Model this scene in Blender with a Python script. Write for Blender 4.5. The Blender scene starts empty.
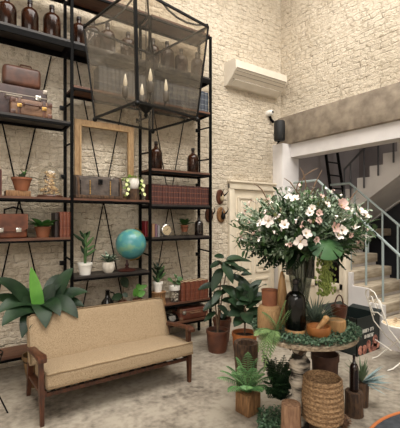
import bpy, bmesh, math, random
from mathutils import Vector, Matrix, Euler
random.seed(7)
SC = bpy.context.scene
COL = SC.collection
PI = math.pi
# ------------------------------------------------------------ camera
TH = math.radians(34.5); S_, C_ = math.sin(TH), math.cos(TH)
FPX, HZ, CH = 364.0, 219.0, 1.6
cam_d = bpy.data.cameras.new('camera'); cam = bpy.data.objects.new('camera', cam_d); COL.objects.link(cam)
cam.location = (0, 0, CH); cam.rotation_euler = (PI/2, 0, -TH)
cam_d.sensor_width = 36; cam_d.sensor_fit = 'HORIZONTAL'; cam_d.lens = 36*FPX/400
cam_d.shift_y = 5/400; cam_d.clip_start = .05
SC.camera = cam
# ------------------------------------------------------------ world, lights, exposure
w = bpy.data.worlds.new('sky'); SC.world = w; w.use_nodes = True
bg = w.node_tree.nodes['Background']; bg.inputs[0].default_value = (1.0, .95, .88, 1); bg.inputs[1].default_value = .20
def area(name, loc, rot, sx, sy, power, col):
    l = bpy.data.lights.new(name, 'AREA'); l.shape = 'RECTANGLE'; l.size = sx; l.size_y = sy; l.energy = power; l.color = col
    o = bpy.data.objects.new(name, l); COL.objects.link(o); o.location = loc; o.rotation_euler = rot
    return o
area('skylight_daylight', (1.7, .9, 6.6), (0, 0, 0), 5.4, 3.6, 640, (1.0, .965, .91))
area('front_fill', (-1.2, -1.8, 3.6), (math.radians(66), 0, math.radians(-22)), 3.4, 2.2, 150, (1.0, .95, .88))  # unseen fill panel added to brighten the left of the back wall
area('upper_floor_daylight', (6.3, 2.3, 4.5), (0, 0, 0), 1.2, 2.6, 34, (1.0, .96, .92))
SC.view_settings.view_transform = 'Standard'; SC.view_settings.look = 'None'
SC.view_settings.gamma = 1.0; SC.view_settings.use_curve_mapping = False
SC.view_settings.exposure = 0.04

# ------------------------------------------------------------ geometry of the place from the lens
def xat(px, Y):                     # x on the plane y=Y
    u = (px-200)/FPX; return Y*(S_+u*C_)/(C_-u*S_)
def zat(px, py, Y):
    u = (px-200)/FPX; return CH+(HZ-py)/FPX*Y/(C_-u*S_)
def at(px, py, d):                  # point at distance d into the room
    l = (px-200)/FPX*d
    return Vector((d*S_+l*C_, d*C_-l*S_, CH-(py-HZ)/FPX*d))
def flo(px, d, z=0.0):
    p = at(px, HZ, d); return Vector((p.x, p.y, z))
FWD = Vector((S_, C_, 0)); RGT = Vector((C_, -S_, 0)); UP = Vector((0, 0, 1))

# ------------------------------------------------------------ materials
def lin(c):
    return tuple(((v/255)/12.92 if v/255 <= .04045 else ((v/255+.055)/1.055)**2.4) for v in c)+(1.0,)
_m = {}
def mat(name, c1, c2=None, scale=8, rough=.6, bump=0, metal=0, spec=.5, stretch=None, coat=0, detail=4, lo=.35, hi=.65, sub=0):
    if name in _m: return _m[name]
    m = bpy.data.materials.new(name); m.use_nodes = True; nt = m.node_tree; N = nt.nodes; L = nt.links
    b = N['Principled BSDF']
    b.inputs['Roughness'].default_value = rough; b.inputs['Metallic'].default_value = metal
    b.inputs['Specular IOR Level'].default_value = spec; b.inputs['Coat Weight'].default_value = coat
    if c2 is None and not bump:
        b.inputs['Base Color'].default_value = lin(c1)
    else:
        tc = N.new('ShaderNodeTexCoord'); mp = N.new('ShaderNodeMapping'); L.new(tc.outputs['Object'], mp.inputs[0])
        if stretch: mp.inputs['Scale'].default_value = stretch
        nz = N.new('ShaderNodeTexNoise'); nz.inputs['Scale'].default_value = scale; nz.inputs['Detail'].default_value = detail
        L.new(mp.outputs[0], nz.inputs['Vector'])
        cr = N.new('ShaderNodeValToRGB'); cr.color_ramp.elements[0].position = lo; cr.color_ramp.elements[1].position = hi
        cr.color_ramp.elements[0].color = lin(c1); cr.color_ramp.elements[1].color = lin(c2 or c1)
        L.new(nz.outputs['Fac'], cr.inputs[0]); L.new(cr.outputs[0], b.inputs['Base Color'])
        if bump:
            bp = N.new('ShaderNodeBump'); bp.inputs['Strength'].default_value = min(1, bump); bp.inputs['Distance'].default_value = .01*max(1, bump)
            L.new(nz.outputs['Fac'], bp.inputs['Height']); L.new(bp.outputs[0], b.inputs['Normal'])
    _m[name] = m; return m
def glass(name, tint, clear, haze, gloss_rough=.03):
    m = bpy.data.materials.new(name); m.use_nodes = True; nt = m.node_tree; N = nt.nodes; L = nt.links
    N.remove(N['Principled BSDF']); out = N['Material Output']
    tr = N.new('ShaderNodeBsdfTransparent'); tr.inputs[0].default_value = lin(tint)
    df = N.new('ShaderNodeBsdfDiffuse'); df.inputs[0].default_value = lin(haze)
    gl = N.new('ShaderNodeBsdfGlossy'); gl.inputs['Roughness'].default_value = gloss_rough
    m1 = N.new('ShaderNodeMixShader'); m1.inputs[0].default_value = 1-clear
    L.new(tr.outputs[0], m1.inputs[1]); L.new(df.outputs[0], m1.inputs[2])
    lw = N.new('ShaderNodeLayerWeight'); lw.inputs[0].default_value = .12
    fr = N.new('ShaderNodeMath'); fr.operation = 'MULTIPLY_ADD'; fr.inputs[1].default_value = .4; fr.inputs[2].default_value = .014; L.new(lw.outputs['Facing'], fr.inputs[0])
    m2 = N.new('ShaderNodeMixShader'); L.new(fr.outputs[0], m2.inputs[0]); L.new(m1.outputs[0], m2.inputs[1]); L.new(gl.outputs[0], m2.inputs[2])
    L.new(m2.outputs[0], out.inputs[0]); return m
def brick_mat(name, axis):
    m = bpy.data.materials.new(name); m.use_nodes = True; nt = m.node_tree; N = nt.nodes; L = nt.links
    b = N['Principled BSDF']; b.inputs['Roughness'].default_value = .85; b.inputs['Specular IOR Level'].default_value = .2
    tc = N.new('ShaderNodeTexCoord'); sp = N.new('ShaderNodeSeparateXYZ'); L.new(tc.outputs['Object'], sp.inputs[0])
    cb = N.new('ShaderNodeCombineXYZ'); L.new(sp.outputs[axis], cb.inputs[0]); L.new(sp.outputs[2], cb.inputs[1])
    def noise(scale, det, rough, vec):
        n = N.new('ShaderNodeTexNoise'); n.inputs['Scale'].default_value = scale; n.inputs['Detail'].default_value = det; n.inputs['Roughness'].default_value = rough; L.new(vec, n.inputs['Vector']); return n
    def warp(n, amt, vec):
        a = N.new('ShaderNodeVectorMath'); a.operation = 'SUBTRACT'; a.inputs[1].default_value = (.5, .5, .5); L.new(n.outputs['Color'], a.inputs[0])
        c = N.new('ShaderNodeVectorMath'); c.operation = 'SCALE'; c.inputs['Scale'].default_value = amt; L.new(a.outputs[0], c.inputs[0])
        d = N.new('ShaderNodeVectorMath'); d.operation = 'ADD'; L.new(vec, d.inputs[0]); L.new(c.outputs[0], d.inputs[1]); return d.outputs[0]
    def ramp(src, p0, c0, p1, c1):
        r = N.new('ShaderNodeValToRGB'); e = r.color_ramp.elements; e[0].position = p0; e[0].color = c0; e[1].position = p1; e[1].color = c1; L.new(src, r.inputs[0]); return r.outputs[0]
    def math_(op, a, b_, c=None):
        k = N.new('ShaderNodeMath'); k.operation = op
        for q, v in enumerate((a, b_, c)):
            if v is None: continue
            if isinstance(v, (int, float)): k.inputs[q].default_value = v
            else: L.new(v, k.inputs[q])
        return k.outputs[0]
    K0, K1 = (0, 0, 0, 1), (1, 1, 1, 1)
    nz = noise(2.6, 3, .5, cb.outputs[0]); v1 = warp(nz, .07, cb.outputs[0]); nf = noise(13, 3, .55, cb.outputs[0]); v2 = warp(nf, .06, v1)
    br = N.new('ShaderNodeTexBrick'); br.inputs['Scale'].default_value = 1; br.inputs['Brick Width'].default_value = .21; br.inputs['Row Height'].default_value = .076
    br.inputs['Mortar Size'].default_value = .012; br.inputs['Mortar Smooth'].default_value = 1.0; br.inputs['Bias'].default_value = 0
    br.inputs['Color1'].default_value = (1, 1, 1, 1); br.inputs['Color2'].default_value = (.35, .35, .35, 1); br.inputs['Mortar'].default_value = (.0, .0, .0, 1); br.squash = .7; br.squash_frequency = 3
    L.new(v2, br.inputs['Vector'])
    fine = noise(26, 8, .7, cb.outputs[0]); lump = noise(7, 5, .6, v1); patch = noise(1.0, 5, .6, cb.outputs[0]); gate = noise(3.4, 6, .6, cb.outputs[0])
    paint = ramp(patch.outputs['Fac'], .3, lin((208, 194, 172)), .7, lin((236, 223, 202)))
    # joints where the paint has gone, in scattered runs only; chips and scuffs
    gap = math_('MULTIPLY', ramp(br.outputs['Fac'], .55, K0, .95, K1), ramp(gate.outputs['Fac'], .55, K0, .64, (.8, .8, .8, 1)))
    speck = noise(17, 4, .6, v2); chip = ramp(speck.outputs['Fac'], .66, K0, .70, (.7, .7, .7, 1))
    mx = N.new('ShaderNodeMixRGB'); L.new(gap, mx.inputs[0]); L.new(paint, mx.inputs[1]); mx.inputs[2].default_value = lin((122, 104, 84))
    mx2 = N.new('ShaderNodeMixRGB'); L.new(chip, mx2.inputs[0]); L.new(mx.outputs[0], mx2.inputs[1]); mx2.inputs[2].default_value = lin((146, 128, 106))
    mx3 = N.new('ShaderNodeMixRGB'); mx3.blend_type = 'MULTIPLY'; mx3.inputs[0].default_value = 1; L.new(mx2.outputs[0], mx3.inputs[1]); wr = noise(15, 7, .7, v1); L.new(ramp(wr.outputs['Fac'], .33, (.72, .68, .62, 1), .50, K1), mx3.inputs[2]); L.new(mx3.outputs[0], b.inputs['Base Color'])
    h = math_('MULTIPLY_ADD', br.outputs['Color'], .42, math_('MULTIPLY_ADD', lump.outputs['Fac'], 1.5, math_('MULTIPLY', fine.outputs['Fac'], 1.3)))
    bp = N.new('ShaderNodeBump'); bp.inputs['Strength'].default_value = 1; bp.inputs['Distance'].default_value = .040
    L.new(h, bp.inputs['Height']); L.new(bp.outputs[0], b.inputs['Normal'])
    return m
M_BB = brick_mat('painted brick back', 0); M_BR = brick_mat('painted brick side', 1)
def floor_mat():
    m = bpy.data.materials.new('worn concrete floor'); m.use_nodes = True; nt = m.node_tree; N = nt.nodes; L = nt.links
    b = N['Principled BSDF']; b.inputs['Roughness'].default_value = .42; b.inputs['Specular IOR Level'].default_value = .35
    tc = N.new('ShaderNodeTexCoord')
    n1 = N.new('ShaderNodeTexNoise'); n1.inputs['Scale'].default_value = 2.3; n1.inputs['Detail'].default_value = 12; n1.inputs['Roughness'].default_value = .65; L.new(tc.outputs['Object'], n1.inputs['Vector'])
    n2 = N.new('ShaderNodeTexNoise'); n2.inputs['Scale'].default_value = 18; n2.inputs['Detail'].default_value = 8; L.new(tc.outputs['Object'], n2.inputs['Vector'])
    a = N.new('ShaderNodeMath'); a.operation = 'MULTIPLY_ADD'; a.inputs[1].default_value = .6; L.new(n2.outputs['Fac'], a.inputs[0]); L.new(n1.outputs['Fac'], a.inputs[2])
    cr = N.new('ShaderNodeValToRGB'); e = cr.color_ramp.elements
    e[0].position = .56; e[0].color = lin((82, 75, 66)); e[1].position = .90; e[1].color = lin((166, 157, 142))
    x = e.new(.74); x.color = lin((140, 131, 118))
    L.new(a.outputs[0], cr.inputs[0]); L.new(cr.outputs[0], b.inputs['Base Color'])
    bp = N.new('ShaderNodeBump'); bp.inputs['Strength'].default_value = .25; bp.inputs['Distance'].default_value = .004; L.new(n2.outputs['Fac'], bp.inputs['Height']); L.new(bp.outputs[0], b.inputs['Normal'])
    return m
M_FLOOR = floor_mat()
BLACK = mat('black steel', (6, 6, 6), (12, 11, 11), 20, .6, spec=.07)
IRON = mat('black iron', (8, 8, 8), rough=.45, spec=.2)
WOODS = mat('shelf wood', (70, 44, 32), (104, 68, 48), 6, .55, .3, stretch=(1, 9, 9))
WALNUT = mat('walnut wood', (54, 30, 19), (88, 50, 30), 7, .45, .2, stretch=(6, 6, 1))
PALEW = mat('pale turned wood', (150, 112, 70), (182, 142, 94), 9, .55, .2, stretch=(5, 5, 1))
RAWW = mat('raw log wood', (104, 74, 46), (146, 108, 70), 12, .7, .6, stretch=(6, 6, 1))
BARK = mat('dark bark', (50, 36, 26), (92, 68, 48), 22, .9, 1.5, stretch=(2, 2, .6))
BIRCH = mat('birch bark', (40, 35, 31), (198, 188, 172), 9, .85, .8, stretch=(.6, .6, 2.4), lo=.42, hi=.56)
TERRA = mat('terracotta', (112, 66, 42), (140, 86, 56), 7, .75, .15)
TERRAD = mat('dark terracotta', (80, 46, 32), (112, 68, 47), 6, .55, .2)
TERRAO = mat('orange terracotta', (148, 84, 40), (176, 106, 54), 6, .55, .15)
SOIL = mat('potting soil', (28, 21, 16), (52, 40, 30), 60, .95, 1)
WHITEC = mat('white ceramic', (226, 222, 212), (236, 233, 226), 5, .3)
TEXTC = mat('cement planter', (196, 188, 174), (222, 214, 200), 14, .7, .3)
AMBER = mat('amber glass', (22, 10, 5), (48, 22, 8), 9, .14, spec=.3, coat=.0)
DARKGL = mat('black bottle glass', (6, 7, 6), rough=.1, spec=.4)
CREAM = mat('cream joinery paint', (206, 194, 172), (219, 207, 186), 4, .55, .1)
WHITEP = mat('white painted plaster', (204, 199, 196), (217, 212, 208), 3, .65, .1)
CONC = mat('weathered concrete', (112, 100, 87), (154, 141, 123), 7, .85, 1.0, detail=12, lo=.32, hi=.7)
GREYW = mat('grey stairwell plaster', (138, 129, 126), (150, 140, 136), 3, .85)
STEP = mat('worn stair tread', (146, 132, 112), (186, 172, 150), 5, .7, .2, stretch=(1, 5, 5))
RAILM = mat('pale grey rail paint', (146, 158, 156), rough=.4)
RAILD = mat('dark grey rail paint', (74, 74, 76), rough=.5)
TWEED = mat('tan tweed', (128, 108, 82), (174, 153, 124), 260, .95, .4, detail=2, lo=.4, hi=.6)
PIPE = mat('tan piping', (118, 98, 72), rough=.9)
BRASS = mat('aged brass', (176, 140, 80), rough=.35, metal=.8)
CHROME = mat('nickel', (200, 196, 188), rough=.25, metal=.9)
LEATH = mat('brown leather', (60, 36, 26), (92, 56, 40), 9, .45, .2)
LEATHT = mat('tan satchel leather', (72, 38, 24), (108, 60, 38), 9, .42, .2)
PLUM = mat('plum vinyl', (48, 33, 31), (70, 49, 46), 10, .55, .2)
OLIVEL = mat('worn brown vinyl', (92, 64, 46), (122, 90, 66), 12, .5, .3)
PAPER = mat('aged paper', (158, 140, 110), (180, 162, 132), 30, .9)
G_DARK = mat('dark leaf green', (20, 36, 22), (38, 60, 36), 5, .42, spec=.25)
G_MID = mat('mid leaf green', (40, 68, 34), (72, 104, 54), 6, .45, spec=.35)
G_BRT = mat('bright leaf green', (72, 128, 48), (104, 160, 70), 5, .4)
G_SAGE = mat('sage leaf green', (74, 92, 68), (118, 134, 104), 8, .5, spec=.3)
G_BLUE = mat('blue grey leaf', (110, 138, 140), (158, 180, 182), 8, .5)
G_LIME = mat('lime leaf', (136, 166, 74), (176, 198, 112), 8, .5)
G_OLV = mat('olive leaf', (78, 84, 40), (112, 112, 60), 8, .5)
TWIG = mat('brown twig', (84, 64, 46), (112, 88, 66), 20, .8)
PETAL = mat('white petal', (224, 213, 205), (238, 230, 224), 6, .6)
PINK = mat('blush petal', (190, 154, 144), (212, 184, 174), 6, .6)
VASEG = glass('smoky vase glass', (212, 216, 212), .95, (120, 122, 120))
PANEG = glass('dusty lantern glass', (240, 237, 232), .968, (120, 116, 110), .05)
CLEARG = glass('clear dome glass', (240, 238, 232), .93, (200, 196, 188))
DARKP = mat('dark window glass', (14, 13, 13), rough=.08, spec=.6)
WIREW = mat('white wire paint', (226, 222, 212), rough=.5)

# ------------------------------------------------------------ mesh builder
class MB:
    def __init__(s): s.bm = bmesh.new(); s.mi = 0
    def _fin(s, fs):
        for f in fs: f.material_index = s.mi
        return s
    def box(s, c, size, M=None, bev=0, seg=2):
        r = bmesh.ops.create_cube(s.bm, size=1); vs = r['verts']
        for v in vs: v.co = Vector((v.co.x*size[0], v.co.y*size[1], v.co.z*size[2]))
        fs = list({f for v in vs for f in v.link_faces})
        if bev:
            es = list({e for v in vs for e in v.link_edges})
            rr = bmesh.ops.bevel(s.bm, geom=es, offset=bev, segments=seg, profile=.5, affect='EDGES')
            fs = list({f for f in rr['faces']} | {f for f in fs if f.is_valid})
            vs = list({v for f in fs for v in f.verts})
            fs = list({f for v in vs for f in v.link_faces})
        c = Vector(c)
        for v in vs: v.co = (M @ v.co if M else v.co)+c
        return s._fin(fs)
    def rings(s, rings, caps=True, closed=False):
        V = [[s.bm.verts.new(p) for p in r] for r in rings]; fs = []
        n = len(V[0]); K = len(V)
        for k in range(K if closed else K-1):
            a, b = V[k], V[(k+1) % K]
            for i in range(n):
                j = (i+1) % n
                fs.append(s.bm.faces.new((a[i], a[j], b[j], b[i])))
        if caps and not closed:
            fs.append(s.bm.faces.new(list(reversed(V[0])))); fs.append(s.bm.faces.new(V[-1]))
        return s._fin(fs)
    def lathe(s, prof, seg=20, c=(0, 0, 0), M=None, sx=1, sy=1, caps=True):
        c = Vector(c); R = []
        for r, z in prof:
            r = max(r, 1e-4); ring = []
            for i in range(seg):
                a = 2*PI*i/seg; p = Vector((r*math.cos(a)*sx, r*math.sin(a)*sy, z)); ring.append((M @ p if M else p)+c)
            R.append(ring)
        return s.rings(R, caps)
    def tube(s, pts, r, seg=6, closed=False):
        pts = [Vector(p) for p in pts]; n = len(pts); R = []
        rs = r if isinstance(r, (list, tuple)) else [r]*n
        ref = None
        for i, p in enumerate(pts):
            if closed: t = pts[(i+1) % n]-pts[i-1]
            else: t = pts[min(i+1, n-1)]-pts[max(i-1, 0)]
            if t.length < 1e-9: t = Vector((0, 0, 1))
            t.normalize()
            if ref is None:
                ref = Vector((0, 0, 1)) if abs(t.z) < .9 else Vector((1, 0, 0))
            a = ref-t*ref.dot(t)
            if a.length < 1e-4: a = t.orthogonal()
            a.normalize(); b = t.cross(a); ref = a
            R.append([p+(a*math.cos(2*PI*k/seg)+b*math.sin(2*PI*k/seg))*rs[i] for k in range(seg)])
        return s.rings(R, True, closed)
    def bar(s, a, b, w, t=None):         # square bar from a to b
        a, b = Vector(a), Vector(b); t = t or w; d = (b-a).normalized()
        ref = Vector((0, 1, 0)) if abs(d.y) < .9 else Vector((1, 0, 0))
        x = (ref-d*ref.dot(d)).normalized(); y = d.cross(x)
        R = [[p+x*sx*w/2+y*sy*t/2 for sx, sy in ((-1, -1), (1, -1), (1, 1), (-1, 1))] for p in (a, b)]
        return s.rings(R)
    def ico(s, c, r, sub=2, sc=(1, 1, 1), M=None, jit=0):
        rr = bmesh.ops.create_icosphere(s.bm, subdivisions=sub, radius=1); c = Vector(c)
        for v in rr['verts']:
            k = 1+(random.random()-.5)*jit
            p = Vector((v.co.x*sc[0], v.co.y*sc[1], v.co.z*sc[2]))*r*k; v.co = (M @ p if M else p)+c
        return s._fin(list({f for v in rr['verts'] for f in v.link_faces}))
    def sph(s, c, r, seg=24, M=None):
        return s.lathe([(r*math.sin(PI*k/14), -r*math.cos(PI*k/14)) for k in range(15)], seg, c, M)
    def leaf(s, p0, p1, W, sag=.0, nrm=None, fold=.25, n=6, peak=.45, blunt=.0):
        p0, p1 = Vector(p0), Vector(p1); d = p1-p0; L = d.length
        if L < 1e-5: return s
        nrm = Vector(nrm) if nrm is not None else Vector((0, 0, 1))
        ctrl = (p0+p1)/2+Vector((0, 0, 1))*sag*L
        rows = []
        for i in range(n+1):
            t = i/n
            p = p0*(1-t)**2+ctrl*2*t*(1-t)+p1*t*t
            tg = (ctrl-p0)*(1-t)+(p1-ctrl)*t
            if tg.length < 1e-6: tg = d
            tg.normalize(); side = tg.cross(nrm)
            if side.length < .05: side = tg.orthogonal()
            side.normalize(); up = side.cross(tg)
            x = t**(math.log(.5)/math.log(peak)) if 0 < t < 1 else t
            wd = W*.5*max(.04, math.sin(PI*x)**(.8-blunt*.3))
            rows.append((p+side*wd+up*wd*fold, p, p-side*wd+up*wd*fold))
        V = [[s.bm.verts.new(q) for q in r] for r in rows]; fs = []
        for a, b in zip(V, V[1:]):
            fs.append(s.bm.faces.new((a[0], a[1], b[1], b[0]))); fs.append(s.bm.faces.new((a[1], a[2], b[2], b[1])))
        return s._fin(fs)
    def poly(s, pts2, y0, y1, ax='xz'):  # prism of an outline
        f = (lambda p, q: (p[0], q, p[1])) if ax == 'xz' else ((lambda p, q: (q, p[0], p[1])) if ax == 'yz' else (lambda p, q: (p[0], p[1], q)))
        a = [s.bm.verts.new(f(p, y0)) for p in pts2]; b = [s.bm.verts.new(f(p, y1)) for p in pts2]
        fs = [s.bm.faces.new(a), s.bm.faces.new(list(reversed(b)))]
        for i in range(len(a)):
            j = (i+1) % len(a); fs.append(s.bm.faces.new((a[i], b[i], b[j], a[j])))
        return s._fin(fs)
    def build(s, name, mats, parent=None, loc=(0, 0, 0), rz=0, sharp=40, keep=False):
        me = bpy.data.meshes.new(name)
        if not keep: bmesh.ops.recalc_face_normals(s.bm, faces=s.bm.faces)
        s.bm.to_mesh(me); s.bm.free()
        for m in (mats if isinstance(mats, (list, tuple)) else [mats]): me.materials.append(m)
        me.polygons.foreach_set('use_smooth', [True]*len(me.polygons)); me.set_sharp_from_angle(angle=math.radians(sharp))
        o = bpy.data.objects.new(name, me); COL.objects.link(o)
        o.location = loc; o.rotation_euler = (0, 0, rz)
        if parent: o.parent = parent
        return o
def tag(o, label, cat, group=None):
    o['label'] = label; o['category'] = cat
    if group: o['group'] = group
    return o
def thing(name, label, cat, loc=(0, 0, 0), rz=0, group=None):
    o = bpy.data.objects.new(name, None); COL.objects.link(o); o.location = loc; o.rotation_euler = (0, 0, rz)
    o.empty_display_size = .05
    return tag(o, label, cat, group)
def struct(name, mb, m, label=None):
    o = mb.build(name, m); o['kind'] = 'structure'
    if label: o['label'] = label
    return o
def dup(root, label, loc, rz=None, group=None):
    r = root.copy(); COL.objects.link(r); r.location = loc
    if rz is not None: r.rotation_euler = (0, 0, rz)
    r['label'] = label
    if group: r['group'] = group
    for ch in list(root.children):
        c = ch.copy(); COL.objects.link(c); c.parent = r
        for g in list(ch.children):
            e = g.copy(); COL.objects.link(e); e.parent = c
    return r
ORD = ['leftmost', 'second from the left', 'third from the left', 'fourth from the left', 'fifth from the left', 'sixth from the left', 'seventh from the left', 'eighth from the left', 'ninth from the left', 'tenth from the left', 'eleventh from the left', 'twelfth from the left', 'thirteenth from the left']
ORDR = [o.replace('left', 'right') for o in ORD]
def ordinal(i, n): return ORD[i] if i < (n+1)//2 else ORDR[n-1-i]
def rnd(a, b): return random.uniform(a, b)
def rdir():
    while True:
        v = Vector((rnd(-1, 1), rnd(-1, 1), rnd(-1, 1)))
        if .1 < v.length < 1: return v.normalized()

# ============================================================ THE SETTING
YB, XR = 4.42, 4.74                 # back wall, right wall
m = MB(); m.box((2.5, 1.5, -.05), (11, 9, .1)); struct('floor', m, M_FLOOR)
m = MB(); m.box((.87, YB+.1, 3.0), (7.74, .2, 6.0)); struct('wall_back', m, M_BB)
m = MB(); m.box((XR+.12, 1.25, 4.65), (.24, 6.9, 2.7)); m.box((XR+.12, -.85, 1.65), (.24, 2.7, 3.3)); struct('wall_right', m, M_BR)
m = MB(); m.box((-3.05, 1.2, 3), (.1, 6.4, 6)); struct('wall_left', m, WHITEP)
m = MB(); m.box((.85, -2.1, 1.5), (7.8, .1, 3.0)); struct('wall_front', m, WHITEP)
m = MB()                            # ceiling with an open skylight well over the room
m.box((-2.1, 1.1, 6.08), (1.9, 6.6, .12)); m.box((4.72, 1.1, 6.08), (.5, 6.6, .12))
m.box((1.66, 3.8, 6.08), (5.62, 1.3, .12)); m.box((1.66, -1.5, 6.08), (5.62, 1.4, .12))
m.box((1.38, 1.2, 6.08), (.06, 4.2, .12))
struct('ceiling', m, WHITEP)
m = MB(); m.box((XR+.1, 1.25, 3.095), (.36, 6.9, .47), bev=.012); struct('trim_1', m, CONC, 'weathered concrete beam over the stair opening')
m = MB(); m.box((XR+.12, 2.1, 2.75), (.26, 4.2, .22)); struct('trim_2', m, WHITEP, 'white painted header under the concrete beam')
m = MB(); m.box((XR+.0, 4.305, 1.43), (.40, .23, 2.86), bev=.008); struct('trim_3', m, WHITEP, 'white pilaster in the corner beside the cream door')
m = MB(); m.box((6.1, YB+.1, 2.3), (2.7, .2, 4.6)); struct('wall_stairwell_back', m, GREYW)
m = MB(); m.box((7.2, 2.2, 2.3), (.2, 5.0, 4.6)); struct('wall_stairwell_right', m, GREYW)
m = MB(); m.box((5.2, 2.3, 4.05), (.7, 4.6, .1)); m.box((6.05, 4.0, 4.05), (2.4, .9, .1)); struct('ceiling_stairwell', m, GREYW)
m = MB(); m.box((6.74, 2.3, 1.0), (.06, 3.9, 2.0)); struct('understair_shade_panel', m, mat('understair shade charcoal', (34, 34, 38), (44, 44, 47), 4, .8))  # added panel; its charcoal colour stands in for the darkness under the flight
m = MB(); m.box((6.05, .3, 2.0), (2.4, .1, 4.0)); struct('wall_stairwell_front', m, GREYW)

# cream panelled door on the back wall
d0, d1, dz = xat(232.5, YB), 4.50, 2.06
D = thing('door_1', 'cream panelled door with moulded casing in the brick wall', 'door', ((d0+d1)/2, YB, 0)); D['kind'] = 'structure'
wd = d1-d0; m = MB(); m.box((0, -.012, dz/2), (wd, .024, dz))
m.build('door_leaf', CREAM, D)
def panel(x0, x1, z0, z1):
    m = MB(); t = .028
    for a, b in (((x0, z0), (x1, z0)), ((x1, z0), (x1, z1)), ((x1, z1), (x0, z1)), ((x0, z1), (x0, z0))):
        m.bar((a[0], -.034, a[1]), (b[0], -.034, b[1]), .022, t)
    m.box(((x0+x1)/2, -.03, (z0+z1)/2), (x1-x0-.12, .014, z1-z0-.12), bev=.005, seg=1)
    m.build('door_panel', CREAM, D)
for sx in (-1, 1):
    xa, xb = (-wd/2+.09, -.05) if sx < 0 else (.05, wd/2-.09)
    for z0, z1 in ((.15, .62), (.74, 1.38), (1.48, 1.94)): panel(xa, xb, z0, z1)
m = MB()
m.box((-wd/2-.05, -.03, (dz+.1)/2), (.10, .06, dz+.1), bev=.012); m.box((0, -.035, dz+.06), (wd+.2, .07, .11), bev=.012)
m.box((0, -.05, dz+.125), (wd+.24, .10, .03), bev=.008); m.box((wd/2+.012, -.03, dz/2), (.024, .06, dz))
m.build('door_casing', CREAM, D)
m = MB(); m.lathe([(.008, 0), (.008, .03), (.026, .04), (.03, .055), (.02, .068), (0, .07)], 12, (wd/2-.07, -.024, 1.02), Matrix.Rotation(PI/2, 3, 'X'))
m.build('door_knob', BRASS, D)

# ============================================================ STAIRS beyond the opening
RS, GO, Y0 = .178, .22, 1.79
ST = thing('staircase', 'stair of thick tan treads turning back above a white base', 'stairs', (5.0, 2.5, 0)); SO = Vector((5.0, 2.5, 0))
m = MB(); prof = [(1.85, 0)]
for i in range(1, 9):
    y = Y0+GO*i; prof += [(y+.03, RS*(i-1)-.005 if i > 1 else 0), (y+.03, RS*i-.13)]
prof += [(4.0, RS*8-.13), (4.0, 0)]
prof = [p for k, p in enumerate(prof) if k == 0 or p != prof[k-1]]
pp = [(1.82, 0), (1.82, .05)]+[(Y0+GO*i+(.03 if k == 0 else GO+.03), RS*i-.13) for i in range(1, 8) for k in (0, 1)]+[(4.3, RS*7-.13), (4.3, 0)]
m.poly([(a-SO.y, b) for a, b in pp], 4.56-SO.x, 5.5-SO.x, 'yz'); m.build('stair_base', WHITEP, ST)
for i in range(1, 8):
    y = Y0+GO*i; x0 = 4.50 if i < 6 else (4.53 if i == 6 else 4.6)
    m = MB(); m.box(((x0+5.5)/2-SO.x, y+.135-SO.y, RS*i-.065), (5.5-x0, .27, .13), bev=.01); m.build('stair_tread', STEP, ST)
m = MB(); m.box((5.85-SO.x, 3.97-SO.y, RS*8-.065), (2.45, .86, .13), bev=.01); m.build('landing_slab', STEP, ST)
ck = [(1.84, 0)]
for i in range(1, 6):
    y = Y0+GO*i; ck += [(y-.015, RS*(i-1)-.012 if i > 1 else 0), (y-.015, RS*i-.012)]
ck += [(2.93, RS*5-.012), (2.93, 0)]
ck = ck[1:]
m = MB(); m.poly([(a-SO.y, b) for a, b in ck], 4.455-SO.x, 4.498-SO.x, 'yz'); m.build('stair_cheek', WHITEP, ST)
# upper flight coming back towards the room, rising
z2 = lambda y: RS*8+(4.40-y)*.78
pts = [(4.4, RS*8)]
n2 = 13
for i in range(n2):
    y = 4.40-GO*i; pts += [(y, RS*8+.172*(i+1)), (y-GO, RS*8+.172*(i+1))]
pts += [(4.4-GO*n2, RS*8+.172*n2-.52), (4.18, RS*8-.13+.05), (4.4, RS*8-.1)]
for xx in (5.6, 6.62):
    m = MB(); m.poly([(a-SO.y, b) for a, b in pts], xx-SO.x, xx+.07-SO.x, 'yz'); m.build('stringer', WHITEP, ST)
ye, ze = 4.4-GO*n2, RS*8+.172*n2-.48
m = MB(); m.poly([(4.18-SO.y, RS*8-.06), (4.18-SO.y, RS*8+.02), (ye-SO.y, ze+.08), (ye-SO.y, ze)], 5.675-SO.x, 6.615-SO.x, 'yz'); m.build('shade_soffit', WHITEP, ST)  # slab added below the upper flight to block light from the space beneath
for i in range(n2):
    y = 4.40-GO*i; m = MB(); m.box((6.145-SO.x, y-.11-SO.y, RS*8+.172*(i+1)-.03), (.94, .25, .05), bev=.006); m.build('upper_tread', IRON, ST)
rz1 = lambda y: 1.55+(y-2.79)*.85
def railing(x, name_m, ys, y_a, y_b, zf, base, r=.018):
    m = MB(); m.tube([(x-SO.x, y-SO.y, zf(y)) for y in (y_a, y_b)], r, 8); h = m.build('handrail', name_m, ST)
    for y in ys:
        m = MB(); m.tube([(x-SO.x, y-SO.y, base(y)), (x-SO.x, y-SO.y, zf(y))], .0145, 8); m.build('railing_post', name_m, ST)
stepz = lambda y: RS*max(1, min(8, math.floor((y-Y0)/GO+1e-6)))
railing(4.60, RAILM, [2.07+.23*k for k in range(7)], 1.9, 3.54, rz1, stepz)
railing(5.42, RAILM, [2.07+.23*k for k in range(7)], 1.9, 3.54, rz1, stepz)
lz = rz1(3.54); m = MB(); m.tube([(4.60-SO.x, 3.54-SO.y, lz), (4.60-SO.x, 4.0-SO.y, lz)], .02, 8); m.build('handrail', RAILM, ST)
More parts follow.
